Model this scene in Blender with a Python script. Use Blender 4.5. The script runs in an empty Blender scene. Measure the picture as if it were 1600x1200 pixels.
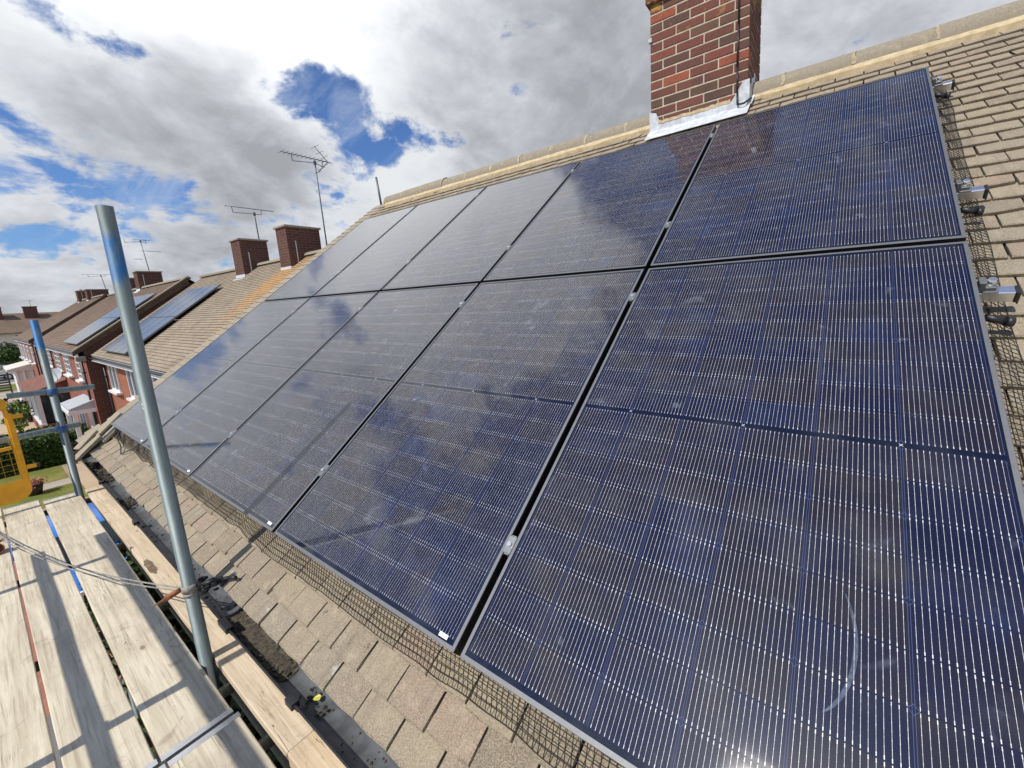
import bpy, bmesh, math, random
from mathutils import Vector, Matrix
R = math.radians
random.seed(7)
scn = bpy.context.scene
COL = scn.collection

# ------------------------------------------------------------------ camera
cam_d = bpy.data.cameras.new('camera'); cam = bpy.data.objects.new('camera', cam_d); COL.objects.link(cam)
CR = ((0.82220, 0.56700, -0.05010), (0.05475, -0.16643, -0.98453), (-0.56657, 0.80674, -0.16788))
def _rows():
    x = Vector(CR[0]).normalized(); z = Vector(CR[2]); z = (z - x*z.dot(x)).normalized(); y = z.cross(x)
    return x, y, z
_x, _y, _z = _rows()
M = Matrix((( _x[0], -_y[0], -_z[0], -0.361), (_x[1], -_y[1], -_z[1], -1.981), (_x[2], -_y[2], -_z[2], -0.127), (0, 0, 0, 1)))
cam.matrix_world = M
cam_d.sensor_width = 36; cam_d.lens = 633.85/1600*36
cam_d.shift_x = -66.06/1600; cam_d.shift_y = -27.6/1600
cam_d.clip_start = 0.02; cam_d.clip_end = 2000
scn.camera = cam
scn.view_settings.view_transform = 'Standard'; scn.view_settings.look = 'None'
scn.view_settings.gamma = 1; scn.view_settings.exposure = 0.0

# ------------------------------------------------------------------ sun
SUN_EL, SUN_AZ = 51.0, -96.0
sd = Vector((math.cos(R(SUN_EL))*math.cos(R(SUN_AZ)), math.cos(R(SUN_EL))*math.sin(R(SUN_AZ)), math.sin(R(SUN_EL))))
sl = bpy.data.lights.new('sun', 'SUN'); sl.energy = 4.2; sl.angle = R(0.5); sl.color = (1.0, 0.95, 0.87)
so = bpy.data.objects.new('sun', sl); COL.objects.link(so)
so.rotation_euler = sd.to_track_quat('Z', 'Y').to_euler(); so.location = (0, -20, 30)

# ------------------------------------------------------------------ node helpers
class NT:
    def __init__(s, nt): s.nt = nt; s.n = nt.nodes; s.l = nt.links
    def new(s, t, **kw):
        n = s.n.new(t)
        for k, v in kw.items(): setattr(n, k, v)
        return n
    def put(s, sock, v):
        if v is None: return
        if isinstance(v, bpy.types.NodeSocket): s.l.new(v, sock)
        else:
            if sock.type == 'RGBA' and not hasattr(v, '__len__'): v = (v, v, v, 1)
            if sock.type == 'RGBA' and len(v) == 3: v = (*v, 1)
            sock.default_value = v
    def m(s, op, a, b=None, c=None, clamp=False):
        n = s.new('ShaderNodeMath', operation=op); n.use_clamp = clamp
        s.put(n.inputs[0], a)
        if b is not None: s.put(n.inputs[1], b)
        if c is not None: s.put(n.inputs[2], c)
        return n.outputs[0]
    def vm(s, op, a, b=None, out=0):
        n = s.new('ShaderNodeVectorMath', operation=op); s.put(n.inputs[0], a)
        if b is not None: s.put(n.inputs[1], b)
        return n.outputs[out]
    def scale(s, a, k):
        n = s.new('ShaderNodeVectorMath', operation='SCALE'); s.put(n.inputs[0], a); s.put(n.inputs[3], k); return n.outputs[0]
    def mr(s, v, a, b, c=0, d=1, smooth=True):
        n = s.new('ShaderNodeMapRange'); n.interpolation_type = 'SMOOTHSTEP' if smooth else 'LINEAR'
        for i, q in enumerate((v, a, b, c, d)): s.put(n.inputs[i], q)
        return n.outputs[0]
    def mix(s, f, a, b, blend='MIX'):
        n = s.new('ShaderNodeMix', data_type='RGBA', blend_type=blend)
        s.put(n.inputs[0], f); s.put(n.inputs[6], a); s.put(n.inputs[7], b); return n.outputs[2]
    def noise(s, vec, scale, detail=4, rough=.55, dist=0, out=0, dim='3D'):
        n = s.new('ShaderNodeTexNoise'); n.noise_dimensions = dim
        if vec is not None: s.put(n.inputs['Vector'], vec)
        n.inputs['Scale'].default_value = scale; n.inputs['Detail'].default_value = detail
        n.inputs['Roughness'].default_value = rough; n.inputs['Distortion'].default_value = dist
        return n.outputs[out]
    def ramp(s, f, stops, interp='LINEAR'):
        n = s.new('ShaderNodeValToRGB'); s.put(n.inputs[0], f); e = n.color_ramp.elements; n.color_ramp.interpolation = interp
        while len(e) > 1: e.remove(e[-1])
        e[0].position = stops[0][0]; e[0].color = (*stops[0][1], 1)
        for p, c in stops[1:]:
            q = e.new(p); q.color = (*c, 1)
        return n.outputs[0]
    def xyz(s, v):
        n = s.new('ShaderNodeSeparateXYZ'); s.put(n.inputs[0], v); return n.outputs
    def comb(s, x, y, z=0):
        n = s.new('ShaderNodeCombineXYZ'); s.put(n.inputs[0], x); s.put(n.inputs[1], y); s.put(n.inputs[2], z); return n.outputs[0]
    def bump(s, h, strength=.3, dist=.01):
        n = s.new('ShaderNodeBump'); n.inputs['Strength'].default_value = strength; n.inputs['Distance'].default_value = dist
        s.put(n.inputs['Height'], h); return n.outputs[0]
    def tc(s, which='Object'):
        return s.new('ShaderNodeTexCoord').outputs[which]
    def island(s): return s.new('ShaderNodeNewGeometry').outputs['Random Per Island']
    def objrand(s): return s.new('ShaderNodeObjectInfo').outputs['Random']

def material(name):
    m = bpy.data.materials.new(name); m.use_nodes = True
    t = NT(m.node_tree); b = m.node_tree.nodes['Principled BSDF']
    return m, t, b
def pset(t, b, **kw):
    for k, v in kw.items(): t.put(b.inputs[k.replace('_', ' ')], v)

# ------------------------------------------------------------------ sky with clouds
w = bpy.data.worlds.new('World'); scn.world = w; w.use_nodes = True
W = NT(w.node_tree); bg = w.node_tree.nodes['Background']
sky = W.new('ShaderNodeTexSky', sky_type='NISHITA'); sky.sun_disc = False
sky.sun_elevation = R(SUN_EL); sky.sun_rotation = R(90 - SUN_AZ); sky.altitude = 50
sky.air_density = 1.0; sky.dust_density = 0.6; sky.ozone_density = 2.0
d = W.vm('NORMALIZE', W.tc('Generated'))
dx, dy, dz = W.xyz(d)
den = W.m('MAXIMUM', W.m('ADD', dz, .42), .2)
pc = W.comb(W.m('DIVIDE', dx, den), W.m('DIVIDE', dy, den), 0)
n0 = W.noise(pc, 1.6, 3, .5, .3)
n1 = W.noise(pc, 3.6, 13, .60, .35)
n1u = W.noise(W.scale(pc, .965), 3.6, 5, .58, .35)
n2 = W.noise(pc, 13, 8, .62, .2)
def blob(px, amp, r0, r1):
    """soft spot of cloud (or of clear sky) round one direction; angles in degrees"""
    v = Vector(px).normalized()
    dp = W.vm('DOT_PRODUCT', d, tuple(v), out=1)
    return W.mr(dp, math.cos(R(r1*1.65)), 1.0 - (1-math.cos(R(r0)))*.3, 0, amp)
def total(lst, op='ADD'):
    o = lst[0]
    for q in lst[1:]: o = W.m(op, o, q)
    return o
CLEAR = [((-0.812, 0.463, 0.356), -0.34, 2, 5.2), ((-0.840, 0.422, 0.341), -0.22, 0.8, 3.2), ((-0.775, 0.531, 0.343), -0.3, 1, 3.6), ((-0.812, 0.500, 0.303), -0.24, 1, 3.6), ((-0.733, 0.590, 0.338), -0.2, 0.3, 2.2), ((-0.687, 0.644, 0.337), -0.17, 0.3, 1.6), ((-0.842, 0.471, 0.261), -0.22, 0.8, 3.2), ((-0.887, 0.164, 0.431), -0.28, 0.8, 3.6), ((-0.868, 0.220, 0.446), -0.18, 0.4, 2.4), ((-0.905, 0.146, 0.401), -0.15, 0.3, 2), ((-0.916, 0.191, 0.353), -0.2, 0.3, 2), ((-0.973, 0.075, 0.219), -0.32, 1.5, 5.5), ((-0.969, 0.121, 0.216), -0.28, 1, 4.5), ((-0.965, 0.165, 0.202), -0.26, 1, 4), ((-0.956, 0.215, 0.199), -0.24, 0.6, 3.2), ((-0.944, 0.259, 0.204), -0.2, 0.4, 2.5), ((-0.981, 0.069, 0.182), -0.26, 1, 4), ((-0.979, 0.109, 0.175), -0.2, 0.5, 3),
         ((.05, .22, .97), -.32, 14, 40), ((-.45, -.10, .89), -.20, 8, 20), ((-.66, -.24, .71), -.18, 4, 12), ((-.1, -.75, .66), -.15, 10, 45), ((-.89, .085, .45), -.16, .3, 3.0),
         ((-.30, -.45, .85), -.14, 8, 22), ((-.445, .435, .785), -.15, .3, 2.6)]
CLOUD = [((-0.759, 0.586, 0.284), 0.3, 1, 4.5), ((-0.729, 0.528, 0.437), 0.3, 3, 9), ((-0.887, 0.354, 0.296), 0.3, 3, 8), ((-0.907, 0.295, 0.301), 0.22, 5, 16), ((-0.478, 0.742, 0.471), 0.3, 10, 26), ((-0.762, 0.587, 0.274), 0.2, 1.5, 5.5), ((-0.647, 0.703, 0.295), 0.14, 2, 8), ((-0.951, 0.266, 0.155), 0.2, 3, 9), ((-0.990, 0.081, 0.113), 0.22, 4, 10), ((-0.863, 0.466, 0.196), 0.16, 3, 9), ((-0.034, 0.913, 0.407), 0.28, 10, 30), ((-0.803, 0.369, 0.468), 0.14, 4, 12), ((-0.942, 0.112, 0.315), 0.14, 3, 10), ((-0.944, 0.162, 0.288), 0.08, 3, 9), ((-0.354, 0.854, 0.381), 0.15, 6, 16),
         ((-.73, .34, .59), .26, 6, 24), ((-.93, -.02, .36), .18, 4, 14), ((-.88, -.26, .40), .16, 4, 14), ((-.80, .22, .56), .2, 4, 12), ((.2, .9, .3), .2, 8, 25), ((-.3, .55, .78), .25, 3, 12), ((-.02, .52, .86), .15, 3, 10)]
clear = total([blob(q[0], -q[1]*3.2, *q[2:]) for q in CLEAR], 'MAXIMUM')
cloudy = total([blob(q[0], q[1]*4, *q[2:]) for q in CLOUD], 'MAXIMUM')
bias = W.m('ADD', W.m('MULTIPLY', clear, -.61), W.m('ADD', W.m('MULTIPLY', cloudy, .40), blob((-.72, .27, .64), .36, 4, 11)))  # last blob: unseen overcast added to smooth the panels' reflections
def cen(v, k): return W.m('MULTIPLY', W.m('SUBTRACT', v, .5), k)
densi = W.m('ADD', W.m('ADD', W.m('ADD', cen(n1, 2.5), cen(n0, .8)), W.m('ADD', cen(n2, .85), .145)), bias)
mask = W.mr(densi, -.09, .22)
thick = W.mr(densi, .0, .55)
topness = W.m('SUBTRACT', n1, n1u)     # cloud tops catch the light, undersides are grey
# grey bases: thicker cloud lets less sun through, seen from below
GREY = [((-0.995, 0.073, 0.062), 0.36, 1, 5), ((-0.983, 0.151, 0.102), 0.3, 1, 5), ((-0.954, 0.278, 0.112), 0.25, 1, 4), ((-0.551, 0.728, 0.408), 0.5, 4, 12), ((-0.923, 0.295, 0.245), 0.62, 2, 9), ((-0.903, 0.360, 0.234), 0.4, 2, 7), ((-0.939, 0.215, 0.268), 0.3, 2, 7), ((-0.485, 0.751, 0.449), 0.52, 4, 15), ((-0.381, 0.796, 0.471), 0.34, 4, 14), ((-0.596, 0.636, 0.490), 0.22, 3, 12), ((0.011, 0.919, 0.394), 0.16, 6, 22), ((-0.229, 0.856, 0.464), 0.2, 5, 15), ((-0.994, 0.075, 0.076), 0.38, 2, 6), ((-0.926, 0.330, 0.182), 0.22, 1.5, 5), ((-0.981, 0.171, 0.087), 0.2, 2, 6)]
WHITE = [((-0.899, 0.206, 0.387), -0.42, 3, 10), ((-0.934, 0.115, 0.338), -0.25, 3, 9), ((-0.797, 0.394, 0.457), -0.3, 3, 11), ((-0.759, 0.586, 0.284), -0.6, 1.5, 5), ((-0.799, 0.548, 0.249), -0.35, 1.5, 4.5), ((-0.634, 0.710, 0.306), -0.2, 2, 6), ((-0.943, 0.277, 0.183), -0.22, 1, 4), ((-0.860, 0.466, 0.208), -0.3, 2, 6), ((-0.988, 0.084, 0.132), -0.3, 1.5, 5), ((-0.910, 0.243, 0.336), -0.2, 2, 6),
         ((-.70, .36, .62), -.5, 8, 20), ((-.84, .10, .55), -.4, 6, 18), ((-.88, -.2, .45), -.3, 6, 18)]
gv = W.m('SUBTRACT', W.m('MULTIPLY', total([blob(q[0], q[1]*1.7, *q[2:]) for q in GREY], 'MAXIMUM'), .70), W.m('MULTIPLY', total([blob(q[0], -q[1]*2, *q[2:]) for q in WHITE], 'MAXIMUM'), .42))
n3 = W.noise(W.vm('ADD', pc, (.13, .21, 0)), 4.2, 9, .62, .4)
g = W.m('ADD', W.m('ADD', W.m('MULTIPLY', thick, .30), W.m('ADD', gv, .11)), W.m('ADD', W.m('ADD', cen(n3, 1.0), cen(n0, .8)), W.m('MULTIPLY', topness, -1.5)), clamp=True)
ccol = W.ramp(W.m('MULTIPLY', g, .9), [(0, (8.1, 8.35, 8.6)), (.30, (7.0, 7.2, 7.6)), (.62, (5.1, 5.3, 5.7)), (1, (3.3, 3.4, 3.65))])
# added brightening of unseen high cloud, to pale the panels' reflections
ccol = W.mix(1.0, ccol, W.mix(W.mr(W.vm('DOT_PRODUCT', d, tuple(Vector((-.70, .27, .66)).normalized()), out=1), math.cos(R(25)), math.cos(R(8))), (1, 1, 1), (1.6, 1.58, 1.54)), 'MULTIPLY')
deep = W.mix(1.0, sky.outputs[0], (.62, .86, 1.25), 'MULTIPLY')
wisp = W.noise(W.vm('MULTIPLY', pc, (1.0, 3.2, 1)), 3.0, 8, .6, .8)
deep = W.mix(W.mr(wisp, .42, .72, 0, .38), deep, (6.5, 7.3, 8.4))
colr = W.mix(mask, deep, ccol)
W.l.new(colr, bg.inputs['Color']); bg.inputs['Strength'].default_value = 0.1

# ------------------------------------------------------------------ roof frame
TH = R(37.596); CT, ST = math.cos(TH), math.sin(TH)
def rp(u, v, n=0.0): return Vector((u, v*CT - n*ST, v*ST + n*CT))   # u along the eaves, v up the slope, n off the panels' plane
TILE = -0.12

# ------------------------------------------------------------------ materials
def simple(name, col, rough=.6, metal=0, var=.0, scale=8, bump=0, spec=None):
    m, t, b = material(name); c = col
    co = t.tc()
    if var:
        n = t.noise(co, scale, 6, .6)
        c = t.mix(t.mr(n, .3, .7), tuple(x*(1-var) for x in col), tuple(min(1, x*(1+var)) for x in col))
    pset(t, b, Base_Color=c, Roughness=rough, Metallic=metal)
    if spec is not None: b.inputs['Specular IOR Level'].default_value = spec
    if bump: pset(t, b, Normal=t.bump(t.noise(co, scale*4, 5), bump, .01))
    return m

def mat_tile(name, cols, lichen=False, grain=1.0):
    m, t, b = material(name); co = t.tc()
    isl = t.island()
    c = t.ramp(isl, cols)
    big = t.noise(co, 2.2, 5, .6); c = t.mix(t.mr(big, .42, .68, 0, .55), c, (.23, .19, .15))
    mid = t.noise(co, 22, 6, .65); c = t.mix(t.mr(mid, .5, .75, 0, .5), c, (.50, .42, .30))
    fine = t.noise(co, 260, 4, .75); c = t.mix(t.mr(fine, .40, .62, 0, .62), c, t.mix(t.noise(co, 150, 2), (.43, .36, .25), (.56, .475, .33)))
    sp = t.noise(co, 330, 3, .65); c = t.mix(t.mr(sp, .56, .66, 0, .72), c, (.13, .105, .085))
    vo = t.new('ShaderNodeTexVoronoi'); vo.inputs['Scale'].default_value = 11; t.put(vo.inputs['Vector'], t.vm('ADD', co, t.scale(t.noise(co, 40, 4, .6, out=1), .03)))
    vr = t.xyz(vo.outputs['Color']); lr = t.m('MULTIPLY', vr[0], .20)
    lich_ = t.m('MULTIPLY', t.m('MULTIPLY', t.mr(t.m('SUBTRACT', vo.outputs['Distance'], lr), -.03, .02, 1, 0), t.m('GREATER_THAN', vr[1], .72)), t.mr(t.noise(co, 60, 4, .7), .35, .6, .2, .8))
    c = t.mix(lich_, c, t.mix(t.m('GREATER_THAN', vr[2], .8), (.52, .51, .44), (.50, .33, .10)))
    moss = t.noise(co, 16, 7, .7); c = t.mix(t.m('MULTIPLY', t.mr(moss, .60, .70, 0, .8), t.mr(t.noise(co, 1.6, 3), .45, .62)), c, (.060, .050, .030))
    run = t.noise(t.vm('MULTIPLY', co, (26, 3.0, 3.0)), 1, 5, .65); c = t.mix(t.mr(run, .54, .74, 0, .45), c, (.17, .14, .11))
    if lichen:
        l = t.noise(co, 14, 6, .65); c = t.mix(t.mr(l, .60, .70, 0, .65), c, (.50, .27, .07))
    pset(t, b, Base_Color=c, Roughness=.92, Normal=t.bump(t.m('ADD', fine, t.m('MULTIPLY', mid, .5)), .55*grain, .004))
    b.inputs['Specular IOR Level'].default_value = .2
    return m
TC = [(0, (.17, .135, .095)), (.25, (.24, .195, .135)), (.5, (.285, .235, .16)), (.72, (.22, .19, .145)), (.86, (.28, .19, .14)), (1, (.165, .145, .115))]
MT_tile = mat_tile('concrete_tile', TC)
MT_tail = mat_tile('tile_tail_edge', [(0, (.12, .10, .075)), (.5, (.17, .14, .105)), (1, (.14, .12, .09))])  # shade and dirt along tile edges, put into a darker colour
MT_verge = mat_tile('verge_tile', [(0, (.21, .185, .145)), (1, (.31, .27, .205))], True)
MT_ridge = mat_tile('ridge_tile', [(0, (.17, .15, .12)), (.6, (.22, .195, .155)), (1, (.27, .235, .19))])

def mat_cell():
    m, t, b = material('solar_glass')
    uv = t.tc('UV'); u, v, _ = t.xyz(uv)
    CW, RH = .183, .0925
    uc = t.m('SUBTRACT', u, .555); cf = t.m('ADD', t.m('DIVIDE', uc, CW), 3.0)
    col = t.m('FLOOR', cf); fx = t.m('FRACT', cf)
    inx = t.m('MULTIPLY', t.m('GREATER_THAN', cf, 0), t.m('LESS_THAN', cf, 6))
    vc = t.m('SUBTRACT', v, .853); a = t.m('SUBTRACT', t.m('ABSOLUTE', vc), .0065); rf = t.m('DIVIDE', a, RH)
    fy = t.m('FRACT', rf); row = t.m('FLOOR', rf)
    iny = t.m('MULTIPLY', t.m('GREATER_THAN', rf, 0), t.m('LESS_THAN', rf, 9))
    inside = t.m('MULTIPLY', inx, iny)
    ex = t.m('MULTIPLY', t.m('MINIMUM', fx, t.m('SUBTRACT', 1, fx)), CW)
    ey = t.m('MULTIPLY', t.m('MINIMUM', fy, t.m('SUBTRACT', 1, fy)), RH)
    # chamfered corners at every other row edge
    kk = t.m('MODULO', t.m('ROUND', rf), 2.0)
    ch = t.m('SUBTRACT', t.m('ADD', ex, ey), .0085)
    chamf = t.m('MULTIPLY', t.m('LESS_THAN', kk, .5), t.m('LESS_THAN', ch, 0))
    chline = t.m('MULTIPLY', t.m('LESS_THAN', kk, .5), t.m('LESS_THAN', t.m('ABSOLUTE', ch), .0006))
    gap = t.m('MAXIMUM', t.m('MAXIMUM', t.m('LESS_THAN', ex, .0011), t.m('LESS_THAN', ey, .0009)), chamf)
    edge = t.m('MAXIMUM', t.m('MULTIPLY', t.m('LESS_THAN', t.m('ABSOLUTE', t.m('SUBTRACT', ex, .0021)), .00045), t.m('GREATER_THAN', ey, .0006)), chline)
    # wires
    bq = t.m('DIVIDE', t.m('SUBTRACT', t.m('MULTIPLY', fx, CW), .0090), .0110); bi = t.m('ROUND', bq); bd = t.m('MULTIPLY', t.m('ABSOLUTE', t.m('SUBTRACT', bq, bi)), .0110)
    bok = t.m('MULTIPLY', t.m('GREATER_THAN', bi, -.5), t.m('LESS_THAN', bi, 15.5))
    pad = t.m('MULTIPLY', t.mr(ey, .0065, .0085, 1, 0), t.mr(t.noise(t.tc(), 7, 4, .65), .32, .66, .25, 1.15))
    sm = t.m('FRACT', t.m('MULTIPLY', fy, 7)); spad = t.m('LESS_THAN', t.m('ABSOLUTE', t.m('SUBTRACT', sm, .5)), .06)
    hw = t.m('ADD', t.m('ADD', .00029, t.m('MULTIPLY', pad, .00052)), t.m('MULTIPLY', spad, .00018))
    hw = t.m('MULTIPLY', hw, t.m('ADD', .87, t.m('MULTIPLY', t.noise(t.tc(), 4, 4, .6), .30)))
    wire = t.m('MULTIPLY', t.m('MULTIPLY', t.m('LESS_THAN', bd, hw), t.m('GREATER_THAN', ey, .0015)), bok)
    # small silver cross at column seams 1, 3, 5 of the middle gap
    ce = t.m('MULTIPLY', t.m('LESS_THAN', t.m('MODULO', t.m('ROUND', cf), 2.0), 1.5), t.m('GREATER_THAN', t.m('MODULO', t.m('ROUND', cf), 2.0), .5))
    cx_ = t.m('MULTIPLY', t.m('LESS_THAN', ex, .004), t.m('LESS_THAN', t.m('ABSOLUTE', t.m('SUBTRACT', ex, t.m('ABSOLUTE', vc))), .0009))
    cross = t.m('MULTIPLY', ce, t.m('MULTIPLY', cx_, t.m('LESS_THAN', t.m('ABSOLUTE', vc), .005)))
    rnd = t.objrand()
    wn = t.new('ShaderNodeTexWhiteNoise'); wn.noise_dimensions = '4D'
    t.put(wn.inputs['Vector'], t.comb(col, row, t.m('SIGN', vc))); t.put(wn.inputs['W'], rnd)
    ob = t.tc()
    off = t.vm('ADD', ob, t.comb(t.m('MULTIPLY', rnd, 37), t.m('MULTIPLY', rnd, 11), 0))
    big = t.noise(off, 1.6, 4, .6)
    f = t.m('ADD', t.m('MULTIPLY', wn.outputs[0], .55), t.m('MULTIPLY', t.mr(big, .3, .7), .45))
    cell = t.ramp(f, [(0, (.0055, .0080, .024)), (.35, (.0085, .0095, .030)), (.55, (.0175, .0140, .021)), (.75, (.0125, .0110, .026)), (1, (.010, .0170, .052))])
    c = t.mix(inside, (.006, .008, .020), cell)
    c = t.mix(t.m('MULTIPLY', inside, gap), c, (.006, .010, .032))
    c = t.mix(t.m('MULTIPLY', t.m('MULTIPLY', edge, inside), .5), c, (.13, .16, .30))
    ob = t.tc(); wi = t.m('MULTIPLY', wire, inside)
    c = t.mix(wi, c, t.mix(t.mr(t.noise(ob, 26, 4, .7), .35, .65), (.44, .44, .44), (.72, .72, .70)))
    c = t.mix(cross, c, (.6, .6, .6))
    # dust film, spots, smears; blue blotches paint sky reflections into the colour
    film = t.noise(off, 5, 6, .65); c = t.mix(t.mr(film, .46, .78, 0, .05), c, (.42, .43, .46))
    pale = t.noise(off, 9, 3, .55, .6); c = t.mix(t.mr(pale, .64, .78, 0, .15), c, (.42, .47, .60))
    runs = t.noise(t.vm('MULTIPLY', off, (34, 2.2, 2.2)), 1, 5, .65); c = t.mix(t.m('MULTIPLY', t.mr(runs, .54, .78, 0, .07), t.mr(t.noise(off, 1.9, 3), .42, .62)), c, (.40, .42, .46))
    blue = t.noise(off, 2.6, 5, .6, .4); c = t.mix(t.mr(blue, .58, .76, 0, .09), c, (.07, .13, .38))
    vo = t.new('ShaderNodeTexVoronoi'); vo.inputs['Scale'].default_value = 30; t.put(vo.inputs['Vector'], off)
    rr = t.m('MULTIPLY', t.m('POWER', t.xyz(vo.outputs['Color'])[0], 3.0), .016)
    dot = t.m('MULTIPLY', t.m('LESS_THAN', t.m('DIVIDE', vo.outputs['Distance'], 1.0), t.m('MULTIPLY', rr, 3)), t.m('GREATER_THAN', t.xyz(vo.outputs['Color'])[1], .72))
    c = t.mix(t.m('MULTIPLY', dot, .7), c, (.6, .6, .58))
    rough = t.m('ADD', .42, t.m('MULTIPLY', film, .1))
    pset(t, b, Base_Color=c, Roughness=t.mix(wi, .30, .50), Metallic=t.m('MULTIPLY', wi, .12))
    b.inputs['Specular IOR Level'].default_value = .025
    b.inputs['Coat Weight'].default_value = 1.0; b.inputs['Coat IOR'].default_value = 1.56
    t.put(b.inputs['Coat Roughness'], t.mr(film, .3, .8, .035, .070))
    # glass is not perfectly flat: very shallow waves over the cells
    wv = t.m('ADD', t.m('MULTIPLY', t.noise(off, 3.0, 2), 1.0), t.m('MULTIPLY', t.mr(ey, 0, .012, -.035, 0), 1.0))
    bn = t.bump(wv, .055, .006)
    t.put(b.inputs['Coat Normal'], bn)
    return m
MT_cell = mat_cell()
def mat_frame():
    m, t, b = material('anodised_frame'); co = t.tc()
    n = t.noise(co, 60, 4, .6)
    pset(t, b, Base_Color=t.mix(n, (.15, .155, .16), (.21, .215, .22)), Metallic=.6, Roughness=.56)
    return m
MT_frame = mat_frame()
MT_alu = simple('rail_aluminium', (.78, .79, .80), .32, .95, .05, 30)
MT_dull = simple('dull_aluminium', (.24, .25, .26), .5, .8, .1, 40)
MT_blk = simple('black_plastic', (.018, .018, .020), .45, 0, .3, 20)
MT_wiremesh = simple('black_mesh_wire', (.020, .019, .018), .5, 0, .2, 60)
MT_white = simple('white_upvc', (.80, .80, .79), .35, 0, .03, 4)
MT_sticker = simple('sticker_paper', (.78, .84, .86), .6)
MT_soil = simple('gutter_silt', (.085, .070, .050), .95, 0, .6, 60, .8)
MT_mortar = None

def mat_galv(name, paint=None, k_=1.0):
    m, t, b = material(name); co = t.tc(); x, y, z = t.xyz(co)
    st = t.noise(t.comb(t.m('MULTIPLY', x, 60), t.m('MULTIPLY', y, 60), t.m('MULTIPLY', z, 4)), 1, 6, .65)
    bl = t.noise(co, 9, 5, .6)
    c = t.ramp(st, [(.25, (.085, .112, .115)), (.5, (.14, .175, .175)), (.75, (.22, .26, .252))])
    c = t.mix(t.mr(bl, .55, .75, 0, .4), c, (.25, .29, .28))
    c = t.mix(1.0, c, (k_, k_, k_), 'MULTIPLY')
    rs = t.noise(t.comb(t.m('MULTIPLY', x, 30), t.m('MULTIPLY', y, 30), t.m('MULTIPLY', z, 11)), 1, 7, .7); c = t.mix(t.mr(rs, .64, .72, 0, .75), c, (.13, .065, .035))
    ce = t.noise(t.comb(t.m('MULTIPLY', x, 22), t.m('MULTIPLY', y, 22), t.m('ADD', t.m('MULTIPLY', z, 16), 9.0)), 1, 6, .7); c = t.mix(t.mr(ce, .63, .69, 0, .8), c, (.46, .46, .43))
    sc = t.noise(t.comb(t.m('MULTIPLY', x, 150), t.m('MULTIPLY', y, 150), t.m('MULTIPLY', z, 5)), 1, 4, .7); c = t.mix(t.mr(sc, .62, .70, 0, .55), c, (.06, .07, .07))
    if paint:
        z0, z1 = paint
        zz = t.m('ADD', z, t.m('MULTIPLY', t.m('SUBTRACT', t.noise(t.comb(t.m('MULTIPLY', x, 45), t.m('MULTIPLY', y, 45), t.m('MULTIPLY', z, 7)), 1, 5, .6), .5), .20))
        k = t.m('MULTIPLY', t.mr(zz, z0-.05, z0+.03), t.mr(zz, z1-.02, z1+.05, 1, 0))
        pn = t.noise(t.comb(t.m('MULTIPLY', x, 40), t.m('MULTIPLY', y, 40), t.m('MULTIPLY', z, 9)), 1, 5, .6)
        k = t.m('MULTIPLY', k, t.mr(pn, .30, .56, .25, .95))
        c = t.mix(k, c, (.012, .115, .30))
    pset(t, b, Base_Color=c, Metallic=.35, Roughness=.52, Normal=t.bump(st, .12, .002))
    return m
MT_galv = mat_galv('galvanised_steel')

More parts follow.
